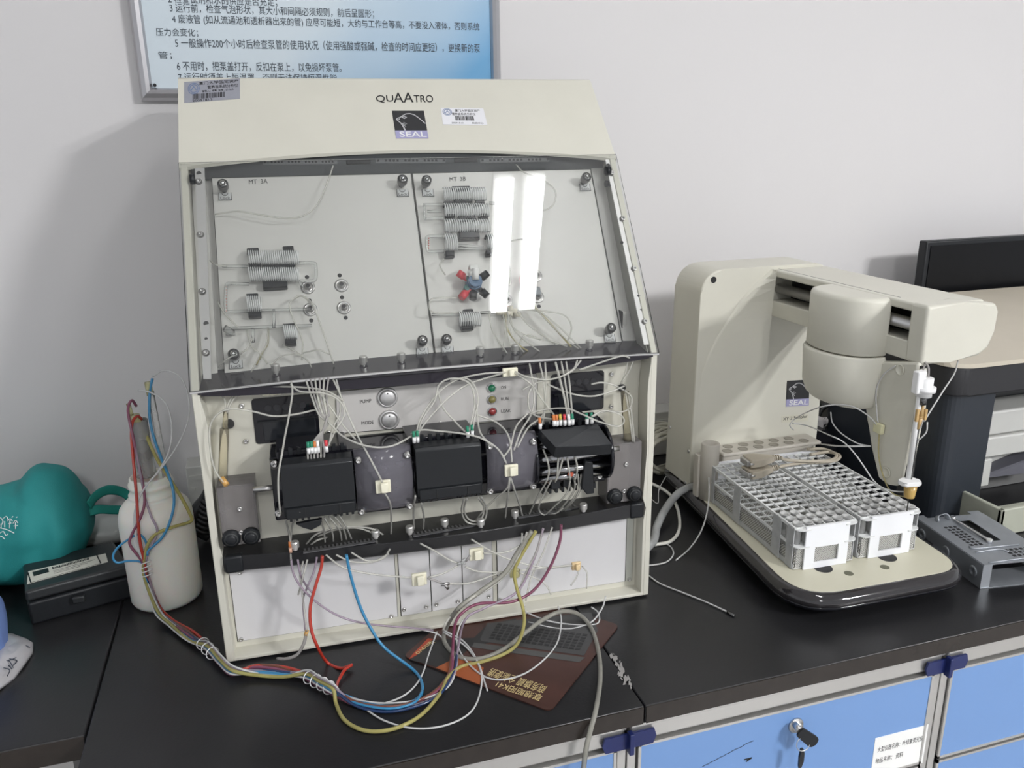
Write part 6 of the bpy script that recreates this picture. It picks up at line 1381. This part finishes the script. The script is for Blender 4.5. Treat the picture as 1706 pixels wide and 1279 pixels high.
# clear hose over the bench edge and loose thin loops
o = MB().tube([FL+UX*l.x+UY*l.y+Vector((0, 0, l.z)) for l in [I(886, 884, U), I(862, 920, U), I(840, 955, -.035), I(800, 985, -.04), I(762, 1015, -.05)]] + [Z(742, 1050, .012), Z(742, 1072, .004), Z(765, 1094, .003), Z(800, 1097, .003), Z(838, 1082, .004), Z(872, 1056, .008), Z(908, 1030, .010), Z(938, 1018, .012), Z(965, 1024, .008), Z(985, 1046, .004), Z(997, 1085, .003), Z(1000, 1130, .003), Z(993, 1180, .003), Y(984, 1215, .7035), Y(976, 1250, .699), Y(970, 1300, .698)], .0030, 10, 7).obj('clear_hose', HOSET); tag(o, 'thick clear hose crossing the mouse pad and hanging over the worktop front edge', 'hose')
for sp, lab in (
    ([(z, 870, 1017, .010), (z, 910, 1033, .004), (z, 950, 1040, .002), (z, 985, 1041, .002), (z, 998, 1035, .002), (z, 996, 1020, .003), (z, 985, 1011, .006)], 'thin white tube hooked back below the analyser lower right corner'),
    ([(z, 880, 1036, .002), (z, 918, 1045, .002), (z, 952, 1047, .002), (z, 985, 1036, .003), (z, 1003, 1013, .010), (z, 1009, 993, .016)], 'thin white tube with its free end pointing up near the analyser lower right corner'),
    ([(z, 930, 1010, .012), (z, 935, 1035, .004), (z, 926, 1075, .002), (z, 890, 1112, .003), (z, 850, 1130, .003), (z, 810, 1128, .003), (z, 776, 1100, .004), (z, 761, 1070, .006), (z, 765, 1045, .012), (z, 772, 1032, .016)], 'thin white tube making a wide loop over the mouse pad lettering'),
    ([(z, 728, 1052, .008), (z, 716, 1085, .002), (z, 700, 1130, .002), (z, 670, 1160, .002), (z, 620, 1174, .002), (z, 572, 1163, .004), (z, 553, 1150, .006)], 'thin white tube passing left of the mouse pad red corner'),
    ([(z, 700, 1048, .012), (z, 732, 1058, .006), (z, 755, 1090, .003), (z, 758, 1120, .003), (z, 743, 1147, .002), (z, 700, 1165, .003), (z, 640, 1171, .003), (z, 590, 1164, .004), (z, 556, 1152, .006)], 'thin white tube crossing the mouse pad orange patch'),
    ([(z, 738, 1052, .012), (z, 776, 1077, .004), (z, 799, 1112, .003), (z, 801, 1148, .002), (z, 784, 1186, .002), (z, 742, 1208, .002), (z, 690, 1213, .002), (z, 640, 1200, .002), (z, 600, 1175, .003), (z, 565, 1156, .006)], 'thin white tube making the largest loop, ending beyond the mouse pad front'),
    ([(z, 740, 1050, .014), (z, 772, 1068, .006), (z, 795, 1100, .003), (z, 808, 1138, .002), (z, 812, 1150, .002)], 'short thin pinkish tube lying over the mouse pad centre')):
    long_(sp, .0011, WTT, 'white_tube', lab)
# ======================= thin tubes on the sampler =======================
def sp_tube(pts, r=.0010, m=WTT): return MB().tube([rel(p) for p in pts], r, 7, 6).obj('thin_tube', m, SM)
xa = AX0-.008
def XX(x, y, dx=0): return X(x, y, xa-dx)
c = rel(XX(1464, 713)); b = MB(); b.box(c+Vector((-.003, -.008, -.007)), c+Vector((.003, .008, .007)), .001); b.obj('tube_clip', mat('ivory_clip', (.66, .64, .42), .5), SM)
sp_tube([Y(1322, 716, 1.10), Y(1316, 707, 1.09), Y(1330, 694, 1.08), XX(1360, 680, .05), XX(1390, 674, .04), XX(1420, 677, .03), XX(1446, 692, .015), XX(1463, 710)])
sp_tube([XX(1492, 609, -.002), XX(1472, 624), XX(1460, 650), XX(1461, 690), XX(1464, 712)]); sp_tube([XX(1465, 716), XX(1464, 760), XX(1474, 800), XX(1488, 822), Y(1511, 828, .806)], .0010, YT)
sp_tube([Y(1320, 705, 1.08), Y(1345, 709, 1.06), XX(1380, 724, .05), XX(1405, 736, .045), XX(1425, 757, .04), XX(1440, 778, .03), XX(1455, 800, .02), XX(1470, 812, .01), XX(1490, 818), Y(1512, 819, .806)])
sp_tube([XX(1384, 686, .03), XX(1387, 704, .03), XX(1402, 722, .025), XX(1428, 738, .02), XX(1450, 743, .002)]); sp_tube([Y(1364, 739, 1.16), XX(1400, 743, .03), XX(1450, 743, .002)], .0014)
sp_tube([Y(1596, 601, .845), Y(1590, 622, .83), Y(1572, 650, .82), Y(1548, 688, .81), Y(1540, 702, .808)]); sp_tube([Y(1545, 703, .806), Y(1543, 720, .806), Y(1530, 733, .812), Y(1520, 738, .83)], .0010); sp_tube([Y(1538, 700, .806), Y(1532, 715, .812), Y(1523, 724, .83)], .0009)
sp_tube([Y(1541, 606, .82), Y(1538, 618, .812), Y(1538, 632, .808)], .0011, GT); sp_tube([Y(1541, 603, .82), Y(1547, 612, .812), Y(1547, 630, .808)], .0013, GT)
